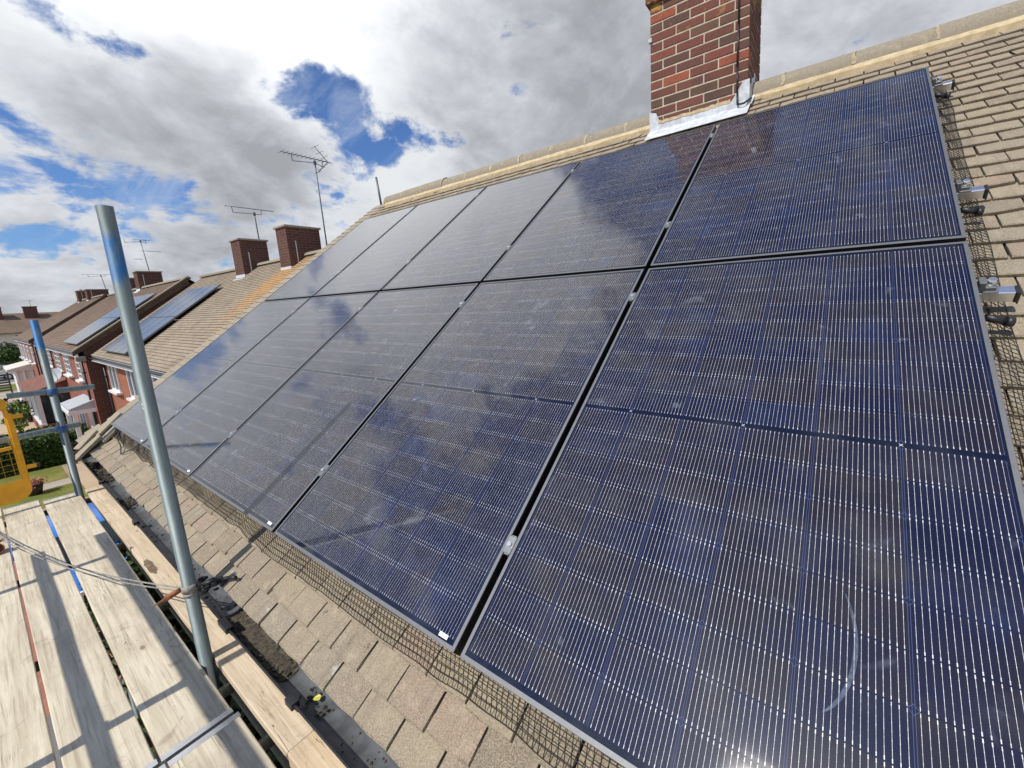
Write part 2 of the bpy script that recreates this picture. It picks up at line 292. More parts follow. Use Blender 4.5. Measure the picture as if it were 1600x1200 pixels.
def mat_wood(name, c0, c1, dark):
    m, t, b = material(name); co = t.tc(); x, y, z = t.xyz(co); r = t.objrand()
    xo = t.m('ADD', x, t.m('MULTIPLY', r, 31)); yo = t.m('ADD', y, t.m('MULTIPLY', r, 7))
    p = t.comb(t.m('MULTIPLY', xo, 1.2), t.m('MULTIPLY', yo, 22), z)
    g1 = t.noise(p, 1, 7, .62, 1.2)
    g2 = t.noise(t.comb(t.m('MULTIPLY', xo, 3), t.m('MULTIPLY', yo, 90), z), 1, 5, .65, .4)
    q = t.comb(xo, yo, z)
    st = t.noise(q, 3.4, 6, .62); st2 = t.noise(q, 11, 5, .6, .8)
    c = t.mix(t.mr(g1, .35, .66), c0, c1)
    c = t.mix(t.mr(g2, .48, .68, 0, .55), c, dark)
    c = t.mix(t.mr(st, .50, .70, 0, .42), c, (.42, .355, .26))
    c = t.mix(t.mr(st2, .58, .74, 0, .55), c, tuple(x*.75 for x in dark))
    saw = t.m('FRACT', t.m('ADD', t.m('MULTIPLY', xo, 90), t.m('MULTIPLY', yo, 12)))
    sawm = t.m('MULTIPLY', t.mr(t.noise(q, 1.7, 3), .5, .62), t.m('LESS_THAN', saw, .25))
    c = t.mix(t.m('MULTIPLY', sawm, .32), c, dark)
    cr = t.noise(t.comb(t.m('MULTIPLY', xo, .9), t.m('MULTIPLY', yo, 34), z), 1, 4, .55, .9)
    crk = t.m('MULTIPLY', t.mr(t.m('ABSOLUTE', t.m('SUBTRACT', cr, .5)), .004, .012, 1, 0), t.mr(t.noise(q, 2.1, 4), .50, .60))
    c = t.mix(t.m('MULTIPLY', crk, .75), c, (.10, .075, .05))
    mud = t.noise(q, 1.5, 7, .68); c = t.mix(t.mr(mud, .48, .70, 0, .55), c, (.40, .335, .245))
    cem = t.noise(t.comb(xo, t.m('MULTIPLY', yo, 1.4), 3.3), 19, 6, .7); c = t.mix(t.mr(cem, .64, .70, 0, .6), c, (.66, .64, .58))
    kn = t.new('ShaderNodeTexVoronoi'); kn.inputs['Scale'].default_value = 1.0; t.put(kn.inputs['Vector'], t.comb(t.m('MULTIPLY', xo, 3.2), t.m('MULTIPLY', yo, 6.5), 0))
    kd = t.m('ADD', kn.outputs['Distance'], t.m('MULTIPLY', g2, .03))
    c = t.mix(t.m('MULTIPLY', t.mr(kd, .05, .10, .65, 0), t.m('GREATER_THAN', t.xyz(kn.outputs['Color'])[1], .55)), c, (.16, .11, .07))
    pset(t, b, Base_Color=c, Roughness=.88, Normal=t.bump(t.m('ADD', t.m('MULTIPLY', g2, .7), g1), .35, .004))
    b.inputs['Specular IOR Level'].default_value = .2
    return m
MT_wood = mat_wood('weathered_board', (.55, .48, .35), (.70, .625, .475), (.31, .25, .175))
MT_woodnew = mat_wood('newer_board', (.58, .44, .28), (.68, .55, .38), (.42, .28, .16))
MT_woodmid = mat_wood('tan_board', (.56, .45, .31), (.68, .565, .41), (.38, .28, .18))
MT_band = simple('hoop_iron', (.62, .63, .64), .3, .9, .1, 20)

def mat_gbrick():
    m, t, b = material('chimney_brick'); co = t.tc(); i = t.island()
    c = t.ramp(i, [(0, (.185, .066, .047)), (.2, (.135, .060, .046)), (.38, (.215, .075, .053)), (.52, (.105, .064, .050)), (.66, (.185, .062, .050)), (.8, (.135, .082, .055)), (.95, (.205, .066, .052)), (1, (.34, .098, .052))])
    n = t.noise(co, 26, 6, .65); c = t.mix(t.mr(n, .45, .72, 0, .5), c, (.105, .07, .06))
    n2 = t.noise(co, 150, 3, .7); c = t.mix(t.mr(n2, .64, .73, 0, .6), c, (.48, .40, .32))
    so_ = t.noise(co, 3.2, 6, .65); c = t.mix(t.mr(so_, .46, .70, 0, .55), c, (.055, .045, .042))
    l = t.noise(co, 7, 5, .6); zz = t.xyz(co)[2]
    c = t.mix(t.m('MULTIPLY', t.mr(l, .54, .62), t.mr(zz, 7.55, 7.80, 0, .9)), c, (.44, .27, .06))
    pset(t, b, Base_Color=c, Roughness=.9, Normal=t.bump(t.m('ADD', n, t.m('MULTIPLY', n2, .4)), .6, .008))
    b.inputs['Specular IOR Level'].default_value = .2
    return m
MT_gbrick = mat_gbrick()
def mat_mortar(name, c0, c1):
    m, t, b = material(name); co = t.tc()
    n = t.noise(co, 18, 6, .65); f = t.noise(co, 200, 3, .7)
    c = t.mix(t.mr(n, .35, .68), c0, c1); c = t.mix(t.mr(f, .55, .7, 0, .4), c, tuple(x*.6 for x in c0))
    pset(t, b, Base_Color=c, Roughness=.95, Normal=t.bump(t.m('ADD', n, f), .6, .006)); return m
MT_mortar = mat_mortar('pale_mortar', (.42, .355, .26), (.58, .50, .37))
MT_bed = mat_mortar('ridge_mortar', (.46, .36, .21), (.62, .50, .31))
MT_pointing = mat_mortar('ridge_pointing', (.36, .29, .19), (.50, .42, .28))
MT_lead = mat_mortar('lead_flashing', (.48, .50, .52), (.66, .69, .72))
MT_cap = mat_mortar('chimney_cap_concrete', (.26, .23, .19), (.36, .32, .27))

def mat_brickwall(name, c1, c2, mortar, orient='face'):
    m, t, b = material(name); co = t.tc(); x, y, z = t.xyz(co)
    p = t.comb(t.m('ADD', x, y), z, 0)
    br = t.new('ShaderNodeTexBrick'); t.put(br.inputs['Vector'], p)
    br.inputs['Scale'].default_value = 1; br.inputs['Brick Width'].default_value = .225; br.inputs['Row Height'].default_value = .075
    br.inputs['Mortar Size'].default_value = .006; br.inputs['Mortar Smooth'].default_value = .3; br.inputs['Bias'].default_value = -.1
    t.put(br.inputs['Color1'], c1); t.put(br.inputs['Color2'], c2); t.put(br.inputs['Mortar'], mortar)
    n = t.noise(co, 3, 6, .6); n2 = t.noise(co, 20, 5, .6)
    c = t.mix(t.mr(n, .4, .7, 0, .35), br.outputs['Color'], tuple(x*.65 for x in c1)); c = t.mix(t.mr(n2, .5, .75, 0, .3), c, tuple(x*.5 for x in c2))
    pset(t, b, Base_Color=c, Roughness=.9, Normal=t.bump(br.outputs['Fac'], -.4, .006)); b.inputs['Specular IOR Level'].default_value = .2
    return m
MT_brickA = mat_brickwall('orange_brick_wall', (.37, .125, .068), (.28, .088, .05), (.31, .25, .19))
MT_brickB = mat_brickwall('red_brick_wall', (.33, .105, .066), (.25, .075, .05), (.29, .22, .18))
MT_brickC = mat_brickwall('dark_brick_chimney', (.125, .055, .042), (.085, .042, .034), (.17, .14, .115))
def mat_roof2(name, c0, c1, dark, lich=None):
    m, t, b = material(name); uv = t.tc('UV'); co = t.tc()
    br = t.new('ShaderNodeTexBrick'); t.put(br.inputs['Vector'], uv)
    br.inputs['Scale'].default_value = 1; br.inputs['Brick Width'].default_value = .168; br.inputs['Row Height'].default_value = .1
    br.inputs['Mortar Size'].default_value = .005; br.inputs['Mortar Smooth'].default_value = .4
    t.put(br.inputs['Color1'], c0); t.put(br.inputs['Color2'], c1); t.put(br.inputs['Mortar'], dark)
    n = t.noise(co, 1.1, 6, .6); n2 = t.noise(co, 9, 6, .65); n3 = t.noise(co, 60, 4, .7)
    c = t.mix(t.mr(n, .42, .68, 0, .5), br.outputs['Color'], tuple(x*.62 for x in c1))
    c = t.mix(t.mr(n2, .50, .74, 0, .55), c, tuple(min(1, x*1.45) for x in c0)); c = t.mix(t.mr(n3, .5, .75, 0, .5), c, tuple(x*.55 for x in c0))
    if lich:
        (lx, ly, lz), rad = lich
        dd = t.vm('LENGTH', t.vm('MULTIPLY', t.vm('SUBTRACT', co, (lx, ly, lz)), (1.6, .62, .8)), out=1)
        ln = t.noise(co, 7, 7, .7)
        k = t.m('MULTIPLY', t.mr(dd, rad*.15, rad, 1, 0), t.mr(ln, .40, .53))
        c = t.mix(t.m('MULTIPLY', k, .85), c, t.mix(t.noise(co, 5, 3), (.50, .31, .08), (.50, .20, .07)))
    pset(t, b, Base_Color=c, Roughness=.93, Normal=t.bump(t.m('ADD', n3, br.outputs['Fac']), .3, .01)); b.inputs['Specular IOR Level'].default_value = .2
    return m
MT_roofA = mat_roof2('pale_tile_roof', (.36, .29, .205), (.29, .235, .17), (.10, .08, .06), ((1.45, .25, 6.4), 1.75))
MT_roofB = mat_roof2('brown_tile_roof', (.235, .165, .115), (.19, .135, .10), (.07, .055, .045))
MT_gutter = simple('weathered_gutter', (.085, .09, .095), .42, 0, .35, 14)
MT_gutblk = simple('black_gutter', (.014, .014, .016), .38, 0, .3, 20)
MT_yellow = simple('yellow_gate_paint', (.78, .37, .010), .42, .0, .12, 9)
MT_blue = simple('coupler_blue', (.055, .13, .30), .5, .3, .4, 40)
MT_rust = simple('rusty_iron', (.32, .125, .055), .85, .2, .5, 40, .4)
MT_rope = simple('grey_wire', (.30, .28, .25), .8, 0, .2, 60)
MT_red = simple('dark_red_plastic', (.16, .012, .012), .4)
MT_glass = simple('window_glass', (.03, .04, .045), .05, 0, .3, 2)
MT_bluecar = simple('blue_car_paint', (.04, .19, .60), .2, 0, .05, 3)
def metallic(nm, c):
    m, t, b = material(nm); pset(t, b, Base_Color=c, Metallic=.5, Roughness=.32); b.inputs['Coat Weight'].default_value = .8; return m
MT_silver = metallic('silver_car_paint', (.42, .45, .50)); MT_dkcar = metallic('dark_car_paint', (.03, .035, .04)); MT_whcar = metallic('white_car_paint', (.72, .74, .76))
MT_rub = simple('tyre_rubber', (.02, .02, .02), .8)
MT_cream = simple('cream_render', (.62, .60, .53), .9, 0, .06, 2, .1)
MT_dkwood = simple('dark_bargeboard', (.075, .050, .036), .7, 0, .25, 6)
MT_mast = simple('aerial_alloy', (.16, .165, .18), .5, .6, .2, 30)
MT_dish = simple('grey_dish', (.42, .44, .45), .5, 0, .1, 6)
def mat_leaf(name, a, b_, c_):
    m, t, b = material(name); i = t.island()
    c = t.ramp(i, [(0, a), (.5, b_), (1, c_)])
    pset(t, b, Base_Color=c, Roughness=.6); b.inputs['Specular IOR Level'].default_value = .3
    b.inputs['Subsurface Weight'].default_value = 0
    return m
MT_hedge = mat_leaf('hedge_leaf', (.025, .055, .012), (.05, .10, .02), (.10, .16, .03))
MT_lime = mat_leaf('lime_leaf', (.10, .17, .03), (.17, .25, .04), (.24, .32, .07))
MT_dark = mat_leaf('dark_leaf', (.02, .04, .012), (.04, .07, .02), (.07, .10, .03))
MT_flower = mat_leaf('pink_flower', (.55, .16, .14), (.62, .25, .22), (.10, .17, .04))
MT_bark = simple('bark', (.10, .07, .05), .9, 0, .3, 12)
def mat_ground(name, cols, sc, fine=60, f2=.4):
    m, t, b = material(name); co = t.tc()
    n = t.noise(co, sc, 6, .62); c = t.ramp(n, cols); q = t.noise(co, fine, 4, .7)
    c = t.mix(t.mr(q, .4, .7, 0, f2), c, tuple(x*.5 for x in cols[0][1]))
    pset(t, b, Base_Color=c, Roughness=.95, Normal=t.bump(q, .4, .02)); b.inputs['Specular IOR Level'].default_value = .15
    return m
MT_grass = mat_ground('lawn_grass', [(.3, (.13, .16, .035)), (.5, (.19, .20, .05)), (.7, (.30, .25, .09))], 1.5, 40, .5)
MT_ground = mat_ground('garden_ground', [(.3, (.30, .24, .16)), (.6, (.42, .34, .23)), (.75, (.36, .33, .28))], .6)
MT_path = mat_ground('concrete_path', [(.3, (.40, .35, .29)), (.7, (.52, .46, .38))], 1.0)
MT_road = mat_ground('asphalt', [(.3, (.17, .17, .17)), (.7, (.24, .235, .23))], .7)
MT_slab = mat_ground('sandy_paving', [(.3, (.44, .34, .23)), (.5, (.56, .44, .29)), (.7, (.48, .39, .30))], 1.2)
MT_bed_soil = mat_ground('dark_soil', [(.3, (.035, .028, .02)), (.7, (.07, .055, .04))], 2)
MT_pave = mat_brickwall('block_paving', (.40, .17, .12), (.32, .14, .10), (.20, .16, .13))
MT_pot = simple('dark_pot', (.035, .028, .024), .6)

# ------------------------------------------------------------------ mesh builder
class MB:
    def __init__(s): s.v = []; s.f = []; s.uv = {}; s.mi = []; s.cur = 0; s.sm = []
    def add(s, pts, faces, smooth=False):
        o = len(s.v); s.v += [Vector(p) for p in pts]
        for f in faces: s.f.append([o+i for i in f]); s.mi.append(s.cur); s.sm.append(smooth)
    def quad(s, pts, uv=None):
        s.add(pts, [list(range(len(pts)))])
        if uv: s.uv[len(s.f)-1] = uv
    def hexa(s, p):      # 8 corners, bottom ring then top ring
        s.add(p, [(3, 2, 1, 0), (4, 5, 6, 7), (0, 1, 5, 4), (1, 2, 6, 5), (2, 3, 7, 6), (3, 0, 4, 7)])
    def box(s, x0, x1, y0, y1, z0, z1, f=None):
        p = [(x0, y0, z0), (x1, y0, z0), (x1, y1, z0), (x0, y1, z0), (x0, y0, z1), (x1, y0, z1), (x1, y1, z1), (x0, y1, z1)]
        if f: p = [f(*q) for q in p]
        s.hexa(p)
    def obox(s, c, ax, ay, az):   # centre and three half axes
        c = Vector(c); ax, ay, az = Vector(ax), Vector(ay), Vector(az)
        s.hexa([c-ax-ay-az, c+ax-ay-az, c+ax+ay-az, c-ax+ay-az, c-ax-ay+az, c+ax-ay+az, c+ax+ay+az, c-ax+ay+az])
    def tube(s, a, b, r, n=12, r2=None, cap=True, hollow=False):
        a, b = Vector(a), Vector(b); d = (b-a).normalized(); r2 = r if r2 is None else r2
        x = d.orthogonal().normalized(); y = d.cross(x); o = len(s.v)
        for p, rr in ((a, r), (b, r2)):
            for i in range(n):
                t = 2*math.pi*i/n; s.v.append(p + (x*math.cos(t)+y*math.sin(t))*rr)
        for i in range(n):
            j = (i+1) % n; s.f.append([o+i, o+j, o+n+j, o+n+i]); s.mi.append(s.cur); s.sm.append(True)
        if hollow:
            for p, dr in ((a, 1), (b, -1)):
                q = len(s.v); base = o if dr == 1 else o+n
                for dep in (0, .05):
                    for i in range(n):
                        t = 2*math.pi*i/n; s.v.append(p + d*dr*dep + (x*math.cos(t)+y*math.sin(t))*r*.84)
                for i in range(n):
                    j = (i+1) % n
                    s.f.append([base+i, base+j, q+j, q+i]); s.mi.append(s.cur); s.sm.append(False)
                    s.f.append([q+i, q+j, q+n+j, q+n+i]); s.mi.append(s.cur); s.sm.append(True)
                s.f.append([q+n+i for i in range(n)]); s.mi.append(s.cur); s.sm.append(False)
        elif cap:
            s.f.append([o+i for i in reversed(range(n))]); s.mi.append(s.cur); s.sm.append(False)
            s.f.append([o+n+i for i in range(n)]); s.mi.append(s.cur); s.sm.append(False)
    def path(s, pts, r, n=6):
        for a, b in zip(pts[:-1], pts[1:]): s.tube(a, b, r, n)
    def prism(s, poly, vec):      # planar polygon (3D points) extruded by vec
        n = len(poly); vec = Vector(vec); p = [Vector(q) for q in poly]
        s.add(p + [q+vec for q in p], [list(reversed(range(n))), list(range(n, 2*n))] + [[i, (i+1) % n, n+(i+1) % n, n+i] for i in range(n)])
    def ball(s, c, r, n=8, sc=(1, 1, 1)):
        c = Vector(c); o = len(s.v); h = max(4, n//2+1)
        for i in range(1, h):
            a = math.pi*i/h
            for j in range(n):
                t = 2*math.pi*j/n; s.v.append(c + Vector((math.sin(a)*math.cos(t)*sc[0], math.sin(a)*math.sin(t)*sc[1], math.cos(a)*sc[2]))*r)
        s.v += [c + Vector((0, 0, r*sc[2])), c - Vector((0, 0, r*sc[2]))]
        for i in range(h-2):
            for j in range(n):
                k = (j+1) % n; s.f.append([o+i*n+j, o+(i+1)*n+j, o+(i+1)*n+k, o+i*n+k]); s.mi.append(s.cur); s.sm.append(True)
        t = len(s.v)-2
        for j in range(n):
            k = (j+1) % n
            s.f.append([t, o+j, o+k]); s.f.append([t+1, o+(h-2)*n+k, o+(h-2)*n+j]); s.mi += [s.cur]*2; s.sm += [True]*2
    def build(s, name, mat, parent=None, world=True):
        """world=True: points are in world space and are moved into the parent's (unrotated) space"""
        me = bpy.data.meshes.new(name)
        off = Vector((0, 0, 0))
        if parent is not None and world:
            q = parent
            while q is not None: off += q.location; q = q.parent
        me.from_pydata([tuple(v-off) for v in s.v], [], s.f)
        for m in (mat if isinstance(mat, (list, tuple)) else [mat]): me.materials.append(m)
        me.polygons.foreach_set('material_index', s.mi); me.polygons.foreach_set('use_smooth', s.sm)
        if s.uv:
            ul = me.uv_layers.new(name='UVMap')
            for fi, uv in s.uv.items():
                for li, c in zip(me.polygons[fi].loop_indices, uv): ul.data[li].uv = c
        me.update()
        o = bpy.data.objects.new(name, me); COL.objects.link(o)
        if parent is not None: o.parent = parent
        return o
def tag(o, label=None, cat=None, group=None, kind=None):
    if label: o['label'] = label
    if cat: o['category'] = cat
    if group: o['group'] = group
    if kind: o['kind'] = kind
    return o
def thing(name, label, cat, loc=(0, 0, 0), group=None, rot=None):
    o = bpy.data.objects.new(name, None); COL.objects.link(o); o.location = loc
    o.empty_display_size = .1
    if rot: o.rotation_euler = rot
    return tag(o, label, cat, group)
def own(mb, name, mat, label, cat, group=None, loc=None):
    """a thing that is one mesh: its origin is put at loc"""
    if loc is not None:
        l = Vector(loc); mb.v = [v-l for v in mb.v]
    o = mb.build(name, mat)
    if loc is not None: o.location = loc
    return tag(o, label, cat, group)
def copytree(o, parent=None):
    c = o.copy(); COL.objects.link(c)
    if parent is not None: c.parent = parent
    for ch in list(o.children): copytree(ch, c)
    return c
def bevel(o, wd, seg=1):
    m = o.modifiers.new('bevel', 'BEVEL'); m.width = wd; m.segments = seg; m.limit_method = 'ANGLE'; m.angle_limit = R(40); return o

# ================================================================== GROUND (structure)
GZ = -5.6
mb = MB(); mb.quad([(-600, -600, GZ), (600, -600, GZ), (600, 600, GZ), (-600, 600, GZ)])
tag(mb.build('ground', MT_ground), kind='structure')
def sheet(name, mat, poly, dz):
    mb = MB(); mb.quad([(x, y, GZ+dz) for x, y in poly]); return tag(mb.build(name, mat), kind='structure')
def rect(x0, x1, y0, y1): return [(x0, y0), (x1, y0), (x1, y1), (x0, y1)]
sheet('driveway', MT_pave, rect(-16, -9.2, -7, -1.02), .004)
sheet('yard', MT_road, rect(-9.2, 2, -7, -1.02), .005)
sheet('planting_bed', MT_bed_soil, rect(-16, 2, -1.02, .7), .005)
sheet('lawn', MT_grass, rect(-25.0, -22.55, -6, -.78), .008)
sheet('lawn', MT_grass, rect(-21.75, -19.6, -6, -.62), .008)
sheet('path', MT_path, rect(-22.55, -21.75, -6, -.78), .006)
sheet('paving', MT_slab, rect(-25.0, -16, -.62, .7), .005)
sheet('paving', MT_slab, rect(-38, -28.5, -6, -.2), .005)
sheet('drive', MT_path, rect(-56, -38, -7, .3), .005)
sheet('lawn', MT_grass, rect(-83, -74, -9, 8), .006)
sheet('road', MT_road, rect(-74, -66, -60, 60), .004)
sheet('pavement', MT_path, rect(-66, -63.5, -60, 60), .006)
sheet('lawn', MT_grass, rect(-63.5, -57, -9, 8), .006)

# ================================================================== OUR HOUSE
UX0, UX1 = -6.45, 3.0
house = thing('house', 'nearest house, its tiled roof carrying the two rows of black solar panels', 'house', (-2, 1, GZ))
mb = MB()
mb.box(-6.3, 2.9, -1.22, 5.4, GZ, -1.46)
for gx in (-6.3, 2.8): mb.prism([(gx, -1.22, -1.46), (gx, 5.4, -1.46), (gx, 2.09, 1.15)], (.1, 0, 0))
mb.build('wall', MT_brickA, house)
# roof deck under the tiles, both slopes
mb = MB()
def slope_back(u, v, n):
    p = rp(u, v, n); ya = 2.13
    return Vector((p.x, 2*ya - p.y, p.z))
for fn in (rp, slope_back):
    mb.box(UX0+.05, UX1, -1.99, 2.50, TILE-.075, TILE-.035, lambda a, b, c: fn(a, b, c))
roof = mb.build('roof', MT_dkwood, house)
# plain tiles one by one (front slope): a course every 0.1 m, joints staggered
courses = [-2.015, -1.931, -1.835]
while courses[-1] < 2.36: courses.append(courses[-1] + .0985)
mb = MB(); PW = .1675
for ci, v0 in enumerate(courses):
    u = UX0 + .02 + (0 if ci % 2 else PW/2) + .020
    hidden = v0 > -1.62 and v0 < 1.60
    first = True
    while u < UX1:
        w_ = PW - random.uniform(.003, .009); chip = random.random() < .16; ck = random.uniform(.006, .022); cs = random.random() < .5
        if hidden and -5.6 < u < -.22: u += PW; continue
        j = random.uniform(-.004, .004); tw = random.uniform(-.0012, .0012); h = random.uniform(-.0016, .0016)
        L = .126; th = .0150; va = v0 + j; wob = random.uniform(-.002, .002)
        # tail stands proud, head dips under the course above
        t0, t1 = TILE + .005 + h, TILE - .013
        c = [(u, va, t0-th+tw), (u+w_, va+wob, t0-th-tw), (u+w_, va+L, t1-th), (u, va+L, t1-th),
             (u, va, t0+tw), (u+w_, va+wob, t0-tw), (u+w_, va+L, t1), (u, va+L, t1)]
        # crown: each tile is a little cambered, with a softened tail edge
        um = u + w_/2; cr = .0022; q = random.uniform(.0045, .0085)
        P = [rp(u, va+.001, t0-th+tw), rp(um, va-.001, t0-th+cr), rp(u+w_, va+wob, t0-th-tw),
             rp(u, va, t0+tw-.003), rp(um, va-.002, t0+cr-.003), rp(u+w_, va+wob, t0-tw-.003),
             rp(u+.0015, va+q, t0+tw), rp(um, va+q-.002, t0+cr), rp(u+w_-.0015, va+wob+q, t0-tw),
             rp(u, va+L, t1), rp(um, va+L, t1+cr*.6), rp(u+w_, va+L, t1),
             rp(u, va+L, t1-th), rp(u+w_, va+L, t1-th)]
        if chip:
            k0, k1, k2 = (0, 3, 6) if cs else (2, 5, 8)
            for kk in (k0, k1, k2): P[kk] = P[kk] + Vector((0, CT, ST))*ck + Vector((1 if cs else -1, 0, 0))*random.uniform(0, .006)
        mb.add(P, [(0, 1, 4, 3), (1, 2, 5, 4), (3, 4, 7, 6), (4, 5, 8, 7), (6, 7, 10, 9), (7, 8, 11, 10), (0, 3, 6, 9, 12), (2, 13, 11, 8, 5)])
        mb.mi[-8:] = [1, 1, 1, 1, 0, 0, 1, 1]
        u += PW
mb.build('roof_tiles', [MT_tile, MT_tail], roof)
# back slope, seen only edge on: coarse courses
mb = MB()
for v0 in courses:
    mb.quad([slope_back(UX0, v0, TILE+.004), slope_back(UX1, v0, TILE+.004), slope_back(UX1, v0+.105, TILE-.008), slope_back(UX0, v0+.105, TILE-.008)][::-1])
mb.build('rear_roof_tiles', MT_ridge, roof)
# verge: undercloak and the thick tile-and-a-half course along the far gable
mb = MB()
for ci, v0 in enumerate(courses):
    h = random.uniform(-.003, .003); e = random.uniform(-.012, .012)
    wv = .25 if ci % 2 else .17
    lift = .022 if v0 > -1.9 else .05
    mb.hexa([rp(UX0-.05+e, v0, TILE-.03), rp(UX0+wv, v0, TILE-.02), rp(UX0+wv, v0+.13, TILE-.03), rp(UX0-.05+e, v0+.13, TILE-.03),
             rp(UX0-.05+e, v0, TILE+lift+h), rp(UX0+wv, v0, TILE+.010+h), rp(UX0+wv, v0+.13, TILE-.002), rp(UX0-.05+e, v0+.13, TILE+lift-.014)])
bevel(mb.build('verge_tiles', MT_verge, roof), .004)
mb = MB(); mb.box(UX0-.03, UX0+.02, -2.0, 2.45, TILE-.07, TILE-.02, lambda a, b, c: rp(a, b, c))
mb.build('verge_mortar', MT_bed, roof)
# lifted broken tiles at the foot of the verge
mb = MB()
for (u, v, n, rz, l, wd) in ((-6.28, -1.96, .035, .2, .20, .15), (-6.02, -1.985, .03, -.12, .24, .16), (-6.25, -1.76, .03, .08, .26, .17), (-5.92, -1.78, .028, -.05, .22, .165)):
    c = rp(u, v, TILE+n); ux = Vector((1, 0, 0)); vx = Vector((0, CT, ST)); nx = Vector((0, -ST, CT))
    a = ux*math.cos(rz)+vx*math.sin(rz); b_ = vx*math.cos(rz)-ux*math.sin(rz)
    mb.obox(c, a*wd/2, b_*l/2 + nx*.012, nx*.012)
bevel(mb.build('lifted_tiles', MT_verge, roof), .004)
# ridge: mortar bed and half-round ridge tiles
AY, AZ = 2.125, 1.480
random.seed(3)
seg = 60
for sgn in (1, -1):
    mb = MB()
    for i in range(seg):
        xa = UX0 + .28 + (UX1-UX0-.28)*i/seg; xb = UX0 + .28 + (UX1-UX0-.28)*(i+1)/seg
        j0 = [.010*math.sin(i*1.7+sgn)+.006*math.sin(i*4.1), .010*math.sin((i+1)*1.7+sgn)+.006*math.sin((i+1)*4.1)]
        def pt(x, v, n): return rp(x, v, n) if sgn == 1 else slope_back(x, v, n)
        a = [pt(xa, 2.385+j0[0], TILE-.006), pt(xb, 2.385+j0[1], TILE-.006), pt(xb, 2.40+j0[1], TILE+.022), pt(xa, 2.40+j0[0], TILE+.022)]
        b_ = [a[3], a[2], pt(xb, 2.56, TILE+.045), pt(xa, 2.56, TILE+.045)]
        mb.quad(a if sgn == 1 else a[::-1]); mb.quad(b_ if sgn == 1 else b_[::-1])
    mb.build('ridge_mortar', MT_bed, roof)
x = UX0 + .22; k = 0
while x < UX1:
    L = .452; rr = .124 + random.uniform(-.003, .003); dz_ = random.uniform(-.005, .005); n = 12; ring = []; mb = MB()
    for xx in (x, x+L-.010):
        for i in range(n+1):
            t = math.pi*(-.06 + 1.12*i/n); ring.append((xx, AY - rr*math.cos(t), AZ - .045 + dz_ + rr*math.sin(t)))
    mb.add(ring, [(i, i+1, n+2+i, n+1+i) for i in range(n)], True); mb.add(ring, [list(range(n+1)), list(reversed(range(n+1, 2*n+2)))])
    mb.cur = 1; ring = []; rr += .002   # the pointing that closes the joint
    for xx in (x+L-.020, x+L+.002):
        for i in range(n+1):
            t = math.pi*i/n; ring.append((xx + random.uniform(-.007, .007), AY - rr*math.cos(t), AZ - .045 + dz_ + rr*math.sin(t)))
    mb.add(ring, [(i, i+1, n+2+i, n+1+i) for i in range(n)])
    mb.build('ridge_tile', [MT_ridge, MT_pointing], roof)
    x += L; k += 1
# fascia and soffit
mb = MB(); mb.box(UX0, UX1, -1.455, -1.432, -1.60, -1.41); mb.box(UX0, UX1, -1.455, -1.20, -1.615, -1.603)
mb.build('fascia', MT_white, house)
# gutter: half-round
GY, GZt, GR = -1.508, -1.425, .060
mb = MB(); n = 14
xs = [UX0-.03 + (UX1-UX0+.03)*i/24 for i in range(25)]
def gprof(r, x): return [(x, GY - r*math.cos(math.pi*i/n), GZt - r*math.sin(math.pi*i/n)) for i in range(n+1)]
for xa, xb in zip(xs[:-1], xs[1:]):
    a, b_ = gprof(GR-.003, xa), gprof(GR-.003, xb)
    mb.add(a+b_, [(i, n+1+i, n+2+i, i+1) for i in range(n)], True)
gut = mb.build('gutter', MT_gutter, house)
mb = MB()
for xa, xb in zip(xs[:-1], xs[1:]):
    a, b_ = gprof(GR, xa), gprof(GR, xb)
    mb.add(a+b_, [(i, i+1, n+2+i, n+1+i) for i in range(n)], True)
mb.tube((UX0-.03, GY-GR, GZt), (UX1, GY-GR, GZt), .0045, 8)
mb.tube((UX0-.03, GY+GR, GZt), (UX1, GY+GR, GZt), .003, 8)
mb.build('gutter_shell', MT_gutblk, gut)
mb = MB(); mb.add(gprof(GR, UX0-.03), [list(range(n+1))]); mb.add(gprof(GR-.002, UX0-.026), [list(reversed(range(n+1)))])
mb.build('gutter_end', MT_gutblk, gut)
def gclip(x, wd):
    mb = MB()
    a, b_ = gprof(GR+.004, x-wd), gprof(GR+.004, x+wd)
    mb.add(a+b_, [(i, i+1, n+2+i, n+1+i) for i in range(n)], True)
    mb.box(x-wd, x+wd, GY-GR-.012, GY-GR+.014, GZt-.012, GZt+.010); mb.box(x-wd, x+wd, GY+GR-.012, GY+GR+.008, GZt-.01, GZt+.008)
    return mb.build('gutter_clip', MT_gutblk, gut)
for x, wd in ((-4.02, .028), (-1.80, .024), (-2.42, .05), (-5.2, .02), (-.9, .024)): gclip(x, wd)
# silt and moss in the gutter
mb = MB(); random.seed(11)
def clod(x0, x1, cnt, hi, s0, s1):
    for _ in range(cnt):
        x = random.uniform(x0, x1); f = random.uniform(-.75, .55); y = GY + f*GR*.85
        z = GZt - GR*math.sqrt(max(.05, 1-f*f)) + random.uniform(.0, hi); s = random.uniform(s0, s1)
        mb.ball((x, y, z), s, 5, (random.uniform(.7, 1.5), random.uniform(.7, 1.4), random.uniform(.5, 1)))
clod(-2.52, -1.98, 620, .016, .002, .007); clod(-6.2, -5.35, 260, .018, .005, .014); clod(-4.75, -4.45, 90, .012, .004, .010); clod(-4.1, -3.6, 20, .008, .003, .006)
clod(-1.85, -1.70, 26, .015, .003, .007); clod(-1.6, -.7, 70, .006, .002, .005); clod(-3.4, -2.6, 60, .008, .002, .006)
tag(mb.build('gutter_debris', MT_soil), kind='stuff')
